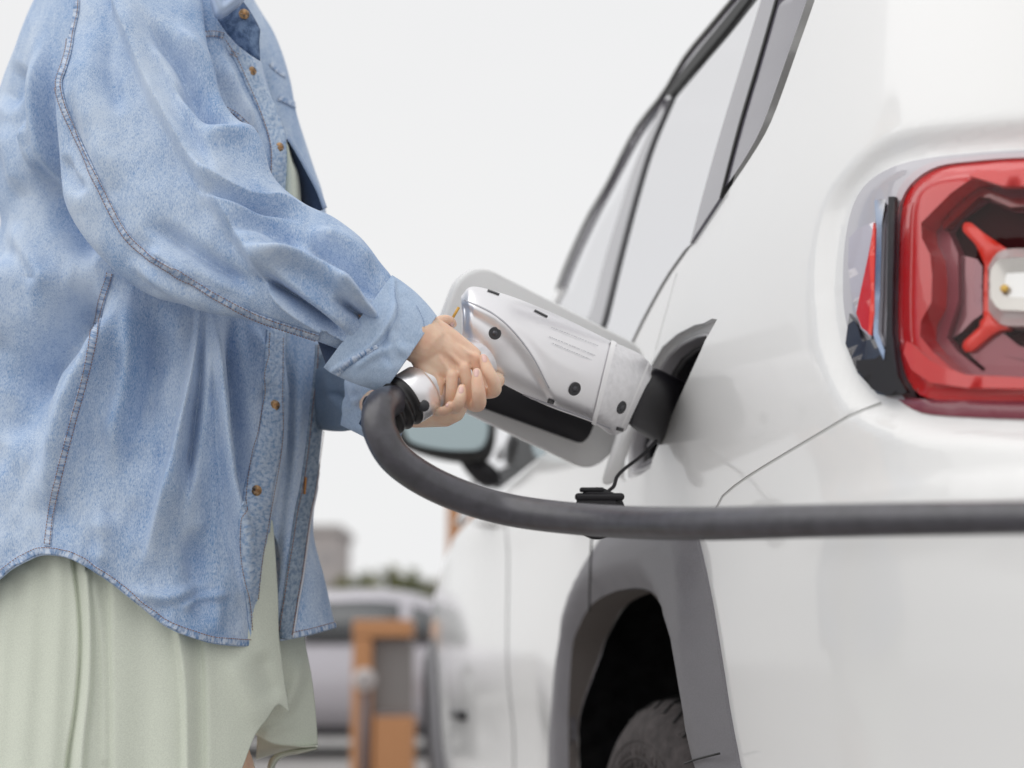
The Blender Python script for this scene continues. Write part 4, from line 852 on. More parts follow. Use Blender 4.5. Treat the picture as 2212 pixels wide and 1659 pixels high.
# right hand: forearm, wrist, back of the hand
YW = 1.405
cap_mesh(hb, [P(560, 610, 1.437), P(700, 650, 1.434), P(800, 690, 1.43), P(870, 710, 1.427), P(915, 738, 1.425)], [.028, .028, .027, .026, .0255])
fin([(830, 560, 1.424), (1000, 690, 1.426), (1200, 810, 1.428)], [150, 140, 100])
fin([(790, 680, 1.425), (940, 820, 1.427), (1085, 910, 1.428)], [140, 135, 98])
fin([(770, 720, 1.428), (870, 900, 1.429), (965, 1000, 1.431)], [110, 125, 86])
fin([(860, 480, 1.429), (1060, 610, 1.430), (1295, 755, 1.430)], [115, 112, 74])
fin([(880, 640, 1.432), (1060, 800, 1.436), (1150, 870, 1.44)], [140, 140, 100])
# knuckles and tendons
for (x, y, r_, Y) in ((1306, 792, 58, 1.4235), (1200, 880, 56, 1.4205), (1085, 948, 55, 1.4210), (962, 1010, 52, 1.4245)): fin([(x - 12, y - 12, Y), (x + 8, y + 8, Y)], [r_ * .9, r_])
for a, b, Ya, Yb in (((960, 560), (1296, 775), 1.4190, 1.4200), ((960, 650), (1192, 865), 1.4135, 1.4170), ((930, 730), (1078, 930), 1.4135, 1.4175), ((880, 800), (955, 995), 1.4175, 1.4210)): fin([(*a, Ya), (*b, Yb)], [20, 26])
# right fingers bending down and round the grip
fin([(1312, 800, 1.424), (1345, 960, 1.430), (1330, 1090, 1.445), (1240, 1150, 1.465)], [62, 60, 56, 52])
fin([(1200, 885, 1.419), (1230, 1040, 1.424), (1215, 1180, 1.440), (1130, 1230, 1.462)], [60, 59, 55, 50])
fin([(1085, 955, 1.418), (1080, 1110, 1.422), (1060, 1230, 1.438), (990, 1270, 1.460)], [58, 57, 52, 48])
fin([(960, 1020, 1.424), (945, 1140, 1.428), (925, 1250, 1.442), (890, 1280, 1.46)], [55, 53, 48, 44])
# thumb lying over the top of the grip
fin([(930, 470, 1.445), (1000, 430, 1.452), (1065, 435, 1.462), (1098, 468, 1.472)], [62, 56, 50, 40])
# left hand, wrapped from below: palm behind the grip, four finger ends on top of the right ones
fin([(1500, 1000, 1.50), (1250, 1130, 1.50), (960, 1200, 1.495)], [95, 120, 100])
fin([(1385, 790, 1.4115), (1425, 900, 1.4085), (1478, 1010, 1.411), (1492, 1085, 1.424), (1450, 1110, 1.448), (1350, 1110, 1.475)], [44, 60, 66, 66, 66, 70])
fin([(1322, 925, 1.398), (1330, 1030, 1.396), (1340, 1130, 1.398), (1342, 1215, 1.410), (1310, 1235, 1.434), (1230, 1200, 1.468)], [46, 62, 68, 70, 68, 70])
fin([(1180, 1075, 1.4015), (1170, 1160, 1.400), (1150, 1215, 1.404), (1130, 1255, 1.418), (1090, 1260, 1.440), (1050, 1220, 1.470)], [43, 56, 58, 58, 60, 66])
fin([(1062, 1225, 1.4085), (1050, 1265, 1.410), (1010, 1290, 1.418), (930, 1290, 1.438), (960, 1230, 1.470)], [32, 42, 48, 50, 60])
cap_mesh(hb, [P(960, 870, 1.50), P(880, 880, 1.52), P(805, 874, 1.555), P(740, 855, 1.69), P(650, 810, 1.84)], [.026, .022, .021, .022, .026])
HV, HF = remeshed(hb, .00135, 5, .5)
bb = MB(); q = lambda x, y, Y: P(x, y, Y)
cap_mesh(bb, [q(300, 1400, 1.67), q(300, 1150, 1.67), q(340, 800, 1.67), q(330, 300, 1.665), q(320, 60, 1.66), q(330, -120, 1.63)], [.095, .085, .08, .095, .09, .055], 28)
cap_mesh(bb, [q(300, -30, 1.57), q(300, 150, 1.49), q(350, 400, 1.447), q(450, 540, 1.437), q(600, 620, 1.437)], [.04, .034, .026, .026, .026]); cap_mesh(bb, [q(330, -10, 1.74), q(350, 400, 1.80), q(500, 640, 1.84), q(660, 800, 1.79)], [.045, .042, .038, .032])
cap_mesh(bb, [q(340, -80, 1.62), q(352, -260, 1.61)], [.055, .05]); cap_mesh(bb, [q(372, -430, 1.61), q(366, -540, 1.61)], [.072, .085], 28); cap_mesh(bb, [q(420, -400, 1.61), q(425, -350, 1.61)], [.04, .035])
cap_mesh(bb, [q(475, -445, 1.61), q(478, -430, 1.61)], [.008, .009], 8)
for s, Y in ((0, 1.625), (1, 1.72)):
    kx = 440 if s == 0 else 400
    cap_mesh(bb, [q(290, 1380, Y), q(kx + 10, 1760, Y), np.array([q(kx, 1500, Y)[0], Y, .46]), np.array([q(kx - 40, 1500, Y)[0], Y + .02, .09])], [.075, .062, .048, .033], 24)
    f0 = np.array([q(kx - 40, 1500, Y)[0], Y + .02, .04]); cap_mesh(bb, [f0, f0 + [.19, 0, -.012]], [.036, .024], 16)
BV, BF = remeshed(bb, .009, 6)
nb = len(HV); body_o = mesh_obj('body', np.vstack([HV, BV]), HF + [tuple(i + nb for i in f) for f in BF], M_skin, per)
hand_t = BVHTree.FromPolygons([Vector(v) for v in HV], HF)
hair = MB(); cap_mesh(hair, [q(325, -580, 1.61), q(290, -460, 1.61), q(270, -300, 1.61)], [.09, .085, .05], 20); cap_mesh(hair, [q(380, -620, 1.61), q(330, -600, 1.61)], [.075, .085], 20); hair.build('hair', mat('brown_hair', (.10, .055, .03), .5), per)
# nails
for (x, y, w_, h_, ang) in ((1393, 792, 25, 36, -12), (1316, 930, 26, 38, 2), (1172, 1092, 25, 33, 6), (1040, 1235, 15, 19, 20), (1085, 470, 20, 24, 60)):
    ca, sa = math.cos(R(ang)), math.sin(R(ang)); rows = []
    for rr2 in np.linspace(.02, 1, 6):
        row = []
        for a in np.linspace(0, 2 * np.pi, 24, endpoint=False):
            dx, dy = w_ * rr2 * np.sign(math.cos(a)) * abs(math.cos(a)) ** .8, h_ * rr2 * np.sign(math.sin(a)) * abs(math.sin(a)) ** .8; vv = hz(x + dx * ca - dy * sa, y + dx * sa + dy * ca)
            p = hit(hand_t, vv, .0005 * (1 - rr2 ** 4) + .0001); row.append(p if p is not None else rows[-1][len(row)] if rows else P(*vv, 1.41))
        rows.append(row)
    grid_obj('fingernail', np.array(rows), M_nail, per, closed=True)

# ---- shirt
SY = lambda y: smi(y, [-260, 0, 400, 800, 1200, 1420], [1.62, 1.62, 1.63, 1.635, 1.63, 1.63])
xR = lambda y: smi(y, [-260, -80, 0, 60, 130, 220, 310, 440, 715, 950, 1087, 1254, 1398], [440, 500, 524, 545, 562, 588, 620, 617, 615, 619, 595, 562, 551])
xL = lambda y: smi(y, [-260, -80, 0, 100, 200, 300, 430, 480, 600, 900, 1250, 1420], [240, 120, 74, 34, -2, -16, -6, 2, -50, -110, -140, -140])
hem = lambda x: smi(x, [-160, -60, 0, 50, 90, 105, 150, 210, 300, 360, 430, 551, 640], [1330, 1285, 1250, 1216, 1199, 1199, 1207, 1240, 1308, 1355, 1383, 1398, 1398])
NR, NC = 460, 460; th = np.r_[np.linspace(R(95), R(185), 50, endpoint=False), np.linspace(R(185), R(352), NC - 50)]; G = np.zeros((NR, NC, 3)); cmin, cmax = -1, math.cos(R(352))
s_ = np.linspace(0, 1, NR)[:, None]; cth = np.cos(th)[None, :]
vy = -240 + s_ * (1330 + 240) + 0 * cth
for it in range(3):
    l, r_ = xL(vy), xR(vy); vx = l + (r_ - l) * (cth - cmin) / (cmax - cmin); vy = -240 + s_ * (hem(vx) + 240)
dep = smi(vy, [-260, -120, 0, 400, 900, 1400], [.05, .10, .125, .135, .125, .13]); G = P(vx, vy, SY(vy) + dep * np.sign(np.sin(th)) * np.abs(np.sin(th)) ** .8)
v = proj(G); d = np.zeros(v.shape[:2]); K = 1.0
def torso_folds(v):
    d = np.zeros(v.shape[:-1]); f = lambda *a, **k: fold(v, *a, **k)
    # broad soft pleats hanging from the arm and shoulder
    d += f([(304, 610), (250, 700), (205, 790), (160, 900), (130, 1010), (100, 1120)], .016, 45, 34)
    d -= f([(235, 620), (150, 700), (80, 790), (20, 860)], .020, 42, 50)
    d += f([(20, 540), (10, 640), (-20, 760)], .012, 40, 30)
    d -= f([(100, 780), (60, 860), (0, 960)], .010, 40, 40)
    d += f([(434, 640), (425, 740), (405, 850), (376, 985), (340, 1120), (310, 1230)], .015, 60, 9, )
    d -= f([(446, 650), (436, 760), (425, 880), (410, 1000), (390, 1120)], .011, 10, 22)
    d += f([(461, 640), (463, 740), (468, 850), (489, 1050), (515, 1200), (535, 1330)], .013, 22, 8)
    d -= f([(490, 660), (500, 760), (520, 880), (530, 1000), (520, 1120)], .010, 14, 32)
    d += f([(545, 690), (560, 800), (552, 870)], .006, 14, 14)
    d += f([(300, 640), (290, 760), (262, 900), (240, 1040)], .008, 30, 30)
    d -= f([(340, 640), (330, 800), (300, 960)], .006, 30, 30)
    d += f([(230, 1100), (220, 1200), (200, 1240)], .004, 25, 25); d -= f([(420, 1130), (430, 1250), (440, 1370)], .006, 30, 30)
    # back of the shirt behind the arm
    d += f([(95, 60), (100, 160), (105, 260), (120, 360), (140, 470)], .012, 12, 30); d -= f([(60, 140), (20, 200), (-10, 230)], .012, 30, 40)
    d -= f([(90, 330), (120, 440), (180, 530), (215, 570)], .016, 40, 34); d += f([(62, 255), (72, 320), (95, 400)], .008, 18, 16)
    d += f([(40, 470), (50, 530), (100, 600), (60, 640)], .006, 24, 24); d += f([(0, 260), (30, 340), (50, 430)], .006, 24, 24)
    d += f([(270, 1270), (360, 1290), (470, 1250)], .004, 14, 18); d += f([(380, 1320), (440, 1290), (500, 1285)], .003, 8, 12)
    # chest
    d -= f([(424, 90), (430, 160), (445, 230), (475, 250)], .014, 12, 22); d += f([(470, 110), (500, 190), (560, 300)], .006, 16, 20)
    # tiny crumples
    d += .0016 * vnoise(v[..., 0] / 42, v[..., 1] / 70, 0) * 2 + .0005 * vnoise(v[..., 0] / 15, v[..., 1] / 30, 1)
    return d
G = push(G, torso_folds(v) * 2.7, 1.0)
shirt = grid_obj('denim_shirt', G, M_denim, per, thick=.0012); tS = bvh(shirt)
# far half of the shirt, hanging open
xRf = lambda y: smi(y, [-260, -80, 0, 30, 60, 110, 170, 250, 310, 370, 410, 450, 600, 750, 848, 950, 1053, 1150, 1250, 1362], [470, 530, 548, 566, 585, 607, 625, 641, 660, 680, 694, 702, 705, 711, 704, 694, 683, 676, 700, 725])
xLf = lambda y: smi(y, [-260, 0, 400, 700, 1120, 1150, 1324, 1420], [200, 420, 520, 560, 570, 589, 600, 608])
hem2 = lambda x: smi(x, [300, 600, 632, 660, 725], [1396, 1386, 1380, 1374, 1357])
NR2, NC2 = 260, 150; s_ = np.linspace(0, 1, NR2)[:, None]; ss = np.r_[np.linspace(0, 1, 110), np.linspace(1, 2, 41)[1:]][None, :]
vy = -240 + s_ * (1380 + 240) + 0 * ss
for it in range(3):
    l, r_ = xLf(vy), xRf(vy); fr = np.clip(ss, 0, 1); vx = l + (r_ - l) * np.sin(fr * np.pi / 2) - np.clip(ss - 1, 0, 1) ** 1.3 * (r_ - l) * 1.2; vy = -240 + s_ * (hem2(vx) + 240)
Yf = np.where(ss <= 1, 1.625 + .075 * (1 - np.cos(np.clip(ss, 0, 1) * np.pi / 2)), 1.70 + .06 * np.sin(np.clip(ss - 1, 0, 1) * np.pi / 2))
upf = np.clip((500 - vy) / 300, 0, 1); Yf = Yf - .0 * upf
G2 = P(vx, vy, Yf); v2 = proj(G2)
d2 = .003 * vnoise(v2[..., 0] / 22, v2[..., 1] / 120, 2) * 2 + fold(v2, [(650, 740), (648, 900), (630, 1050)], .005, 16, 16) - fold(v2, [(622, 740), (622, 950), (605, 1120), (600, 1300)], .008, 14, 18)
vd = G2 - CAM; vd /= np.linalg.norm(vd, axis=2, keepdims=True); G2 = G2 - vd * (d2 * (ss <= 1))[..., None]
shirt_far = grid_obj('denim_shirt_far_half', G2, M_denim, per, thick=.0012); tF = bvh(shirt_far); shirt_far.name = 'shirt_front_panel'

# ---- dress
def sheet(name, Lf, Rf, y0, y1f, Yfn, m, par, nr, nc, foldfn=None, back=True):
    s_ = np.linspace(0, 1, nr)[:, None]; ss = np.linspace(0, 1, nc)[None, :]; vy = y0 + s_ * (1500 - y0) + 0 * ss
    for it in range(4):
        l, r_ = Lf(vy), Rf(vy); vx = l + (r_ - l) * ss; vy = y0 + s_ * (y1f(vx) - y0)
    G = P(vx, vy, Yfn(ss, vy)); v = proj(G)
    if foldfn is not None:
        vd = G - CAM; vd /= np.linalg.norm(vd, axis=2, keepdims=True); G = G - vd * foldfn(v)[..., None]
    return grid_obj(name, G, m, par, thick=.001)
def dress_folds(v):
    d = np.zeros(v.shape[:-1]); f = lambda *a, **k: fold(v, *a, **k)
    d += f([(60, 1240), (62, 1400), (50, 1560), (40, 1720)], .008, 30, 34, taper=False); d += f([(118, 1190), (125, 1300), (118, 1500), (105, 1720)], .008, 26, 26, taper=False)
    d -= f([(158, 1200), (170, 1300), (174, 1400), (166, 1520), (148, 1640), (140, 1740)], .010, 16, 5, taper=False)
    d += f([(186, 1240), (192, 1360), (190, 1480), (178, 1600), (170, 1740)], .010, 11, 24, taper=False)
    d -= f([(232, 1250), (234, 1400), (236, 1560), (236, 1740)], .006, 8, 34, taper=False); d += f([(205, 1260), (222, 1400), (226, 1640)], .003, 14, 8, taper=False)
    d -= f([(300, 1330), (310, 1500), (310, 1740)], .007, 40, 50, taper=False); d += f([(385, 1360), (402, 1500), (405, 1740)], .010, 40, 9, taper=False)
    d -= f([(428, 1370), (434, 1500), (436, 1740)], .009, 12, 32, taper=False); d += f([(490, 1390), (520, 1470), (560, 1540), (600, 1580)], .008, 40, 30)
    d -= f([(560, 1400), (575, 1460), (600, 1520)], .006, 24, 24); d += f([(10, 1260), (8, 1400), (-10, 1700)], .006, 20, 20, taper=False)
    return d + .0016 * vnoise(v[..., 0] / 60, v[..., 1] / 160, 3) * 2
dress_Y = lambda ss, vy: 1.60 - .090 * np.sin(np.clip(ss * .98, 0, 1) * np.pi) ** .55 + .03 * ss + .045 * np.clip((1180 - vy) / 120, 0, 1)
dR = lambda y: smi(y, [240, 320, 430, 500, 800, 1000, 1120, 1290, 1384, 1429, 1481, 1537, 1720], [600, 632, 652, 590, 575, 575, 588, 600, 603, 609, 616, 625, 640])
dress = sheet('sage_dress', lambda y: smi(y, [240, 800, 1250, 1720], [120, 60, -50, -80]), dR, 240, lambda x: smi(x, [-100, 500, 523, 551, 575, 600, 625], [1760, 1720, 1660, 1588, 1556, 1523, 1539]), dress_Y, M_sage, per, 240, 330, dress_folds)
tD = bvh(dress)
sheet('dress_back_layer', lambda y: smi(y, [1300, 1500, 1640], [560, 545, 545]), lambda y: smi(y, [1300, 1384, 1464, 1603, 1640], [648, 658, 673, 686, 688]), 1300, lambda x: smi(x, [540, 556, 580, 625, 660, 688], [1580, 1590, 1603, 1611, 1612, 1609]), lambda ss, vy: 1.64 + .05 * (1 - np.cos(ss * np.pi / 2)), M_sage, per, 60, 60, lambda v: fold(v, [(600, 1560), (640, 1480), (652, 1400)], .010, 22, 16) + fold(v, [(556, 1590), (600, 1570), (640, 1560)], .004, 8, 14))
hemin = crv([(686, 1612), (640, 1618), (612, 1624), (592, 1632), (580, 1650), (574, 1700), (572, 1760)], 40); hemout = crv([(686, 1618), (645, 1628), (620, 1632), (602, 1642), (592, 1660), (588, 1700), (588, 1760)], 40)
grid_obj('dress_hem_fold', np.stack([P(hemin[:, 0], hemin[:, 1], 1.70), P((hemin[:, 0] + hemout[:, 0]) / 2, (hemin[:, 1] + hemout[:, 1]) / 2, 1.69), P(hemout[:, 0], hemout[:, 1], 1.70)], 1), M_sage, per, thick=.001)
hb_ = crv([(556, 1590), (600, 1603), (650, 1612), (687, 1611)], 30); grid_obj('dress_back_lining', np.stack([P(hb_[:, 0], hb_[:, 1], 1.66), P(hb_[:, 0] * .98 + 8, np.interp(np.linspace(0, 1, 30), [0, .5, 1], [1640, 1622, 1614]), 1.76)], 1), M_sage, per, thick=.001)

# ---- sleeves
sL = [(150, -160), (168, -60), (155, 60), (122, 180), (128, 320), (148, 455), (232, 570), (330, 640), (450, 668), (570, 702), (700, 742), (775, 775)]
sR = [(350, -150), (425, -40), (444, 70), (462, 200), (538, 285), (592, 385), (655, 438), (722, 470), (780, 515), (815, 560), (848, 605), (858, 660)]
sY = [1.56, 1.52, 1.485, 1.462, 1.452, 1.445, 1.438, 1.436, 1.434, 1.43, 1.428, 1.43]
GS = edge_tube(sL, sR, sY, 420, 420, dr=[.40, .45, .48, .48, .48, .48, .50, .55, .62, .7, .75, .7], ex=2.0)
def sleeve_folds(v):
    d = np.zeros(v.shape[:-1]); f = lambda *a, **k: fold(v, *a, **k)
    # long diagonal ridge: gentle on the left, sharp drop on the right
    d += f([(255, 30), (280, 95), (325, 205), (365, 275), (403, 342), (435, 395), (461, 444), (500, 500), (533, 547), (575, 600), (612, 645), (700, 700)], .013, 70, 9, taper=False)
    d -= f([(300, 60), (330, 140), (375, 230), (425, 320), (470, 420)], .007, 14, 34)
    d -= f([(297, 17), (328, 68), (393, 137), (430, 205), (455, 250), (510, 280)], .012, 18, 26)
    d += f([(370, 40), (420, 120), (455, 190), (520, 260)], .008, 26, 16)
    d -= f([(375, 190), (440, 250), (530, 284)], .010, 16, 12); d += f([(430, 330), (480, 290), (545, 300), (590, 380)], .007, 26, 26)
    # ridge sweeping from the fold to the crook of the elbow
    d += f([(410, 349), (444, 395), (490, 430), (540, 443), (615, 442), (680, 455)], .012, 7, 26, taper=True)
    d -= f([(405, 360), (440, 415), (480, 450), (540, 462), (610, 465), (660, 480)], .012, 26, 8)
    d -= f([(500, 540), (530, 505), (580, 500), (640, 530), (660, 560)], .008, 22, 22)
    d += f([(520, 560), (590, 560), (650, 570), (740, 620), (800, 690)], .013, 9, 22); d -= f([(540, 575), (600, 618), (680, 672), (770, 735)], .020, 12, 12)
    d -= f([(640, 500), (720, 560), (790, 620), (835, 680)], .008, 18, 18); d += f([(660, 490), (750, 535), (820, 600)], .007, 18, 18)
    d += f([(700, 600), (770, 650), (820, 700)], .008, 12, 14); d -= f([(720, 640), (790, 690), (825, 725)], .010, 9, 9)
    # elbow underside
    d += f([(265, 560), (340, 600), (430, 650), (560, 690)], .006, 22, 16); d -= f([(300, 480), (350, 500), (420, 545), (500, 600), (560, 640)], .009, 24, 16)
    d += f([(310, 540), (360, 560), (430, 610)], .005, 14, 14); d -= f([(150, 200), (165, 300), (205, 400)], .004, 18, 18)
    d += f([(200, 40), (190, 160), (215, 300), (260, 420)], .006, 40, 40); d -= f([(230, 60), (238, 160), (262, 260)], .004, 20, 20)
    d -= f([(135, 330), (150, 380), (190, 420)], .006, 14, 20)
    return d + .0014 * vnoise(v[..., 0] / 60, v[..., 1] / 60, 2) * 1.6 + .0004 * vnoise(v[..., 0] / 18, v[..., 1] / 22, 3)
GS = push(GS, sleeve_folds(proj(GS)) * 2.4, 1.0)
sleeve = grid_obj('right_sleeve', GS, M_denim, per, closed=True); tSl = bvh(sleeve)
# turned-back cuff: band around the wrist
cL_ = [(700, 792), (720, 806), (760, 824), (800, 838), (830, 846)]; cR_ = [(846, 596), (868, 610), (898, 634), (925, 662), (942, 684)]
GC = edge_tube(cL_, cR_, [1.425, 1.425, 1.424, 1.423, 1.423], 220, 70, dr=.55)
vC = proj(GC); dC = fold(vC, [(860, 640), (850, 720), (880, 770), (895, 800)], .004, 9, 12) - fold(vC, [(845, 700), (830, 760), (850, 800)], .004, 10, 8) + fold(vC, [(760, 800), (800, 770), (860, 745)], .003, 8, 10) + fold(vC, [(850, 610), (850, 680), (800, 750), (720, 800)], .003, 4, 6, taper=False) + .0016 * vnoise(vC[..., 0] / 30, vC[..., 1] / 18, 0)
GC = push(GC, dC, 1.0); 
GCi = edge_tube([(812, 838), (829, 845)], [(926, 668), (940, 685)], [1.424, 1.423], 220, 10, dr=.5)
cuff = grid_obj('right_cuff', GC, M_cuff, per, closed=True, thick=.002); tC = bvh(cuff)
stitch_on(tC, 'stitching', [(852, 622), (853, 690), (812, 752), (722, 802)], M_bluethread, cuff, .0004, 60, .003, .002)
stitch_on(tC, 'stitching', [(898, 662), (912, 690), (916, 712)], M_bluethread, cuff, .0004, 20, .003, .002)
ribbon_on(tC, 'cuff_seam', [(728, 806), (752, 786), (785, 766), (815, 748)], 12, M_seam, cuff, .0012, 40, .001, wn=5, puck=.0012)
# gap between sleeve and cuff, filled with a tube coloured as shade
GI = edge_tube([(684, 730), (706, 794)], [(800, 690), (848, 640)], [1.455, 1.445], 80, 12, dr=.6); grid_obj('cuff_gap_shade', GI, M_shade_denim, cuff, closed=True)
# left sleeve and its rolled cuff, beyond the grip
GL = edge_tube([(600, 900), (680, 925), (735, 932), (775, 925)], [(600, 700), (690, 745), (750, 770), (800, 800)], [1.76, 1.70, 1.615, 1.57], 140, 70, dr=1.0); vl = proj(GL)
GL = push(GL, fold(vl, [(700, 800), (720, 860), (760, 900)], .006, 10, 14) - fold(vl, [(705, 850), (735, 855), (765, 870)], .008, 8, 8) + .004 * vnoise(vl[..., 0] / 20, vl[..., 1] / 26, 1), 1)
grid_obj('left_sleeve', GL, M_dull, per, closed=True)
GL2 = edge_tube([(735, 918), (775, 938), (835, 968), (862, 958)], [(752, 790), (790, 795), (850, 840), (890, 860)], [1.565, 1.555, 1.54, 1.535], 140, 60, dr=.6); vl = proj(GL2)
GL2 = push(GL2, fold(vl, [(745, 810), (760, 860), (780, 900)], .005, 6, 10) - fold(vl, [(765, 880), (790, 872), (830, 885)], .006, 7, 7) + .006 * vnoise(vl[..., 0] / 12, vl[..., 1] / 14, 2), 1)
grid_obj('left_cuff', GL2, M_cuff, per, closed=True)
GL3 = edge_tube([(775, 915), (812, 955)], [(800, 862), (842, 862)], [1.490, 1.485], 40, 10, dr=.25); grid_obj('left_cuff_shade', GL3, M_shade_denim, per, closed=True)  # dark piece painted as the shade in the left cuff's opening

# ---- seams, plackets, buttons
def seam(tree, par, pts, wd=14, n=220, left=True, right=True, nm='felled_seam'):
    o = ribbon_on(tree, nm, pts, wd, M_seam, par, .0012, n, .001, wn=7, puck=.0014); c = crv(pts, n); t = np.gradient(c, axis=0); t /= np.linalg.norm(t, axis=1)[:, None]; nn = np.stack([-t[:, 1], t[:, 0]], 1)
    for s, k in ((-.42, left), (.42, right)):
        if k: stitch_on(tree, 'stitching', c + nn * wd * s, M_thread, par, .00045, n, .0032, .0028)
    return o
seam(tSl, sleeve, [(128, 190), (142, 240), (170, 305), (205, 380), (240, 452), (275, 510), (320, 552), (400, 600), (480, 648), (560, 685), (640, 712), (690, 728)], 14, 330)
seam(tSl, sleeve, [(167, 0), (165, 30), (156, 70), (150, 110), (140, 145), (130, 175), (131, 200)], 12, 100)
seam(tS, shirt, [(238, 590), (225, 640), (205, 720), (180, 820), (155, 910), (130, 1010), (112, 1110), (104, 1180)], 14, 260)
hx = np.linspace(-90, 545, 60); hemline = np.stack([hx, hem(hx) - 9], 1); seam(tS, shirt, hemline, 15, 300, True, False, 'shirt_hem')
plm = [(596, 715), (590, 865), (586, 940), (566, 1080), (548, 1185), (545, 1289), (545, 1376)]
ribbon_on(tS, 'button_placket', [(594, 712), (590, 800), (588, 880), (580, 960), (558, 1055), (550, 1120), (548, 1200), (546, 1290), (545, 1388)], [40, 42, 46, 52, 58, 62, 54, 30, 13], M_plack, shirt, .0016, 200, .0015, wn=13, puck=.001)
for pts in ([(578, 720), (572, 800), (560, 900), (543, 1000), (528, 1100), (524, 1190), (534, 1290), (540, 1370)], [(606, 730), (605, 860), (604, 960), (582, 1090), (562, 1200), (552, 1290), (548, 1380)]): stitch_on(tS, 'stitching', pts, M_thread, shirt, .00045, 120, .0032, .0036)
ribbon_on(tS, 'button_placket', [(500, 92), (525, 130), (552, 190), (580, 250), (600, 320), (598, 420)], 36, M_plack, shirt, .0016, 100, .0015, wn=11, puck=.001)
for pts in ([(483, 90), (508, 130), (535, 190), (562, 255), (580, 320), (580, 390)],): stitch_on(tS, 'stitching', pts, MT['red_brown_thread'], shirt, .0006, 80, .0034, .0038)
def pocket(pts, w_=13): seam(tS, shirt, pts, w_, 40, nm='pocket_flap_edge')
pocket([(444, 76), (462, 75), (482, 80)]); pocket([(494, 116), (506, 120), (514, 124)], 9); pocket([(488, 236), (515, 252), (552, 290)], 9)
def button(tree, v_, rr_, par, hole=True):
    p = hit(tree, v_, .002)
    if p is None: return
    loc_, nrm, _, _ = tree.find_nearest(Vector(p)); nr_ = np.array(nrm); nr_ *= np.sign((CAM - p) @ nr_); nr_ = nr_ + (CAM - p) / np.linalg.norm(CAM - p) * .8; nr_ /= np.linalg.norm(nr_)
    m = MB(); m.tube([p - nr_ * .0005, p + nr_ * .0018, p + nr_ * .003, p + nr_ * .0026, p + nr_ * .0022], [rr_ * .9, rr_, rr_ * .86, rr_ * .66, rr_ * .1], 28); b = m.build('button', M_button, par)
    m = MB(); e1 = np.cross(nr_, [0, 0, 1.]); e1 /= np.linalg.norm(e1); e2 = np.cross(nr_, e1)
    for s in (-1, 1): m.tube([p + nr_ * .0029 + e1 * s * rr_ * .22 - e2 * rr_ * .22, p + nr_ * .0031 + e1 * s * rr_ * .22 + e2 * rr_ * .22], [.0004, .0004], 5)
    m.build('button_thread', M_orange_thread, par)
for v_ in ((590, 877), (551, 1060)): button(tS, v_, .0060, shirt)
for v_ in ((541, 155), (600, 319)): button(tS, v_, .0052, shirt)
# buttonhole placket on the far half
pts = crv([(697, 745), (694, 800), (686, 870), (678, 950), (664, 1050), (652, 1110), (640, 1200), (628, 1290), (614, 1380)], 60)
ribbon_on(tF, 'buttonhole_placket', pts, 34, seam_denim('grey_placket_denim', (.34, .41, .50), (.17, .24, .34), 150, 130), shirt_far, .0016, 220, .0012, wn=9, puck=.0012)
for s in (-1, 1):
    t = np.gradient(pts, axis=0); t /= np.linalg.norm(t, axis=1)[:, None]; nn = np.stack([-t[:, 1], t[:, 0]], 1); stitch_on(tF, 'stitching', pts + nn * s * 13.5, M_thread, shirt_far, .00055, 150, .0034, .0034)
ribbon_on(tF, 'frayed_edge', pts + nn * -17.5, 3.0, M_white_thread, shirt_far, .0024, 120, .001, wn=3)
for a in ([(683, 862), (682, 905)], [(655, 1032), (652, 1070)]): stitch_on(tF, 'buttonhole', a, M_orange_thread, shirt_far, .0016, 12, .002, .004, dash=False)
hx = np.linspace(632, 722, 30); seam(tF, shirt_far, np.stack([hx, hem2(hx) - 8], 1), 13, 60, True, False, 'shirt_hem')
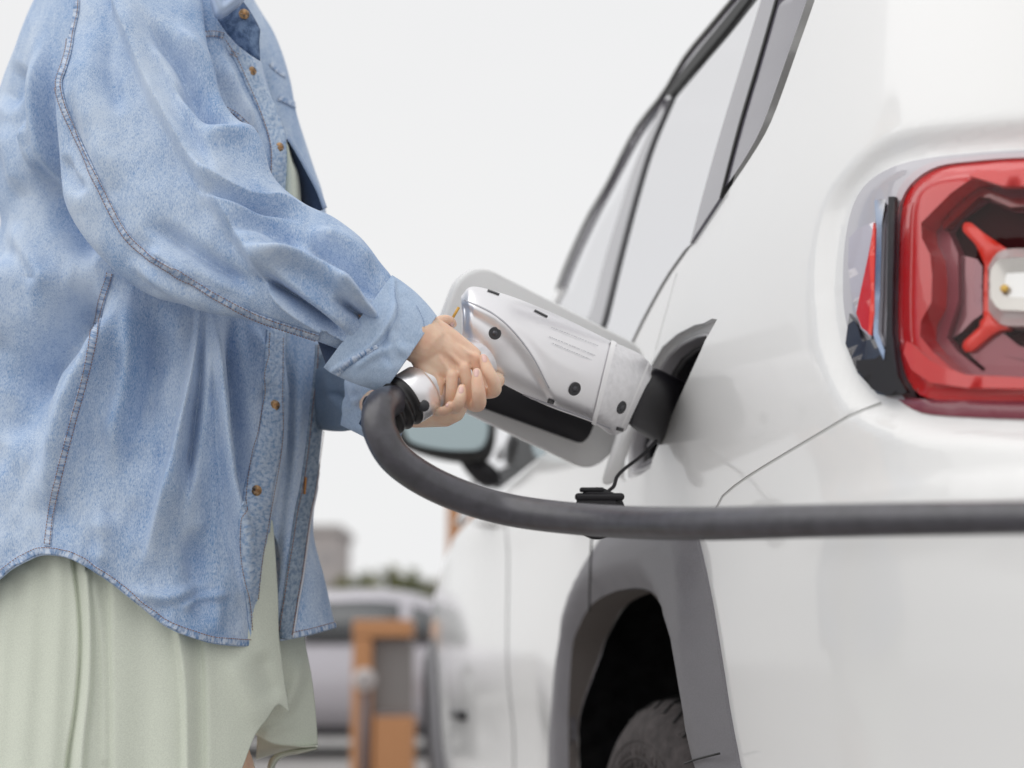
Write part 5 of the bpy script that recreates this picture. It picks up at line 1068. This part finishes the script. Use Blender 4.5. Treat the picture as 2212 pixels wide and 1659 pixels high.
# chest of the far half: pocket flap, and the gap with its shade painted as dark denim
ribbon_on(tF, 'pocket_flap_edge', [(584, 138), (596, 152), (616, 166)], 9, M_seam, shirt_far, .0015, 20, .001)
ribbon_on(tF, 'pocket_flap_edge', [(600, 212), (618, 220), (638, 230)], 12, M_seam, shirt_far, .002, 24, .001)
fe = crv([(621, 300), (640, 330), (662, 370), (684, 412), (699, 452)], 40); fi = crv([(619, 312), (628, 350), (640, 385), (650, 430), (656, 470)], 40)
grid_obj('shirt_inside', np.stack([P(fe[:, 0], fe[:, 1], 1.588), P((fe[:, 0] + fi[:, 0]) / 2, (fe[:, 1] + fi[:, 1]) / 2, 1.605), P(fi[:, 0], fi[:, 1], 1.612)], 1), M_shade_denim, shirt_far, thick=.001)
fe2 = fe + np.array([7, -4]); grid_obj('placket_edge', np.stack([P(fe[:, 0] - 1, fe[:, 1], 1.584), P(fe2[:, 0], fe2[:, 1], 1.582)], 1), M_seam, shirt_far, thick=.002)
fd_ = crv([(618, 306), (617, 340), (616, 380), (612, 470)], 40); fd2 = crv([(622, 312), (632, 345), (646, 385), (652, 470)], 40)
grid_obj('dress_neckline', np.stack([P(fd_[:, 0], fd_[:, 1], 1.585), P((fd_[:, 0] + fd2[:, 0]) / 2, (fd_[:, 1] + fd2[:, 1]) / 2, 1.582), P(fd2[:, 0], fd2[:, 1], 1.595)], 1), M_sage, dress, thick=.001)
# collar corner and inside of the neck opening, shade put into its denim colour
ci = dens(np.array([(470, 42), (524, 2), (540, 24), (552, 44), (562, 64), (560, 92), (562, 132), (540, 118), (514, 98), (490, 72)], float), 4.); cc_ = ci.mean(0)
rows = [P(cc_[0] + (ci[:, 0] - cc_[0]) * k, cc_[1] + (ci[:, 1] - cc_[1]) * k, 1.50 + .012 * k) for k in (.02, .4, .8, 1)]; cin = grid_obj('collar_inside', np.array(rows), denim('shaded_mid_denim', (.17, .25, .40), (.05, .09, .18), .3, 90), shirt, closed=True, thick=.001)
co = crv([(440, -60), (462, 20), (472, 40), (498, 24), (524, 0), (545, -60)], 50); co2 = crv([(452, -60), (476, -10), (485, 4), (500, -6), (512, -20), (520, -60)], 50)
grid_obj('collar', np.stack([P(co[:, 0], co[:, 1], 1.494), P((co[:, 0] + co2[:, 0]) / 2, (co[:, 1] + co2[:, 1]) / 2, 1.484), P(co2[:, 0], co2[:, 1], 1.49)], 1), M_seam, shirt, thick=.004)
button(bvh(cin), (526, 34), .0062, shirt)
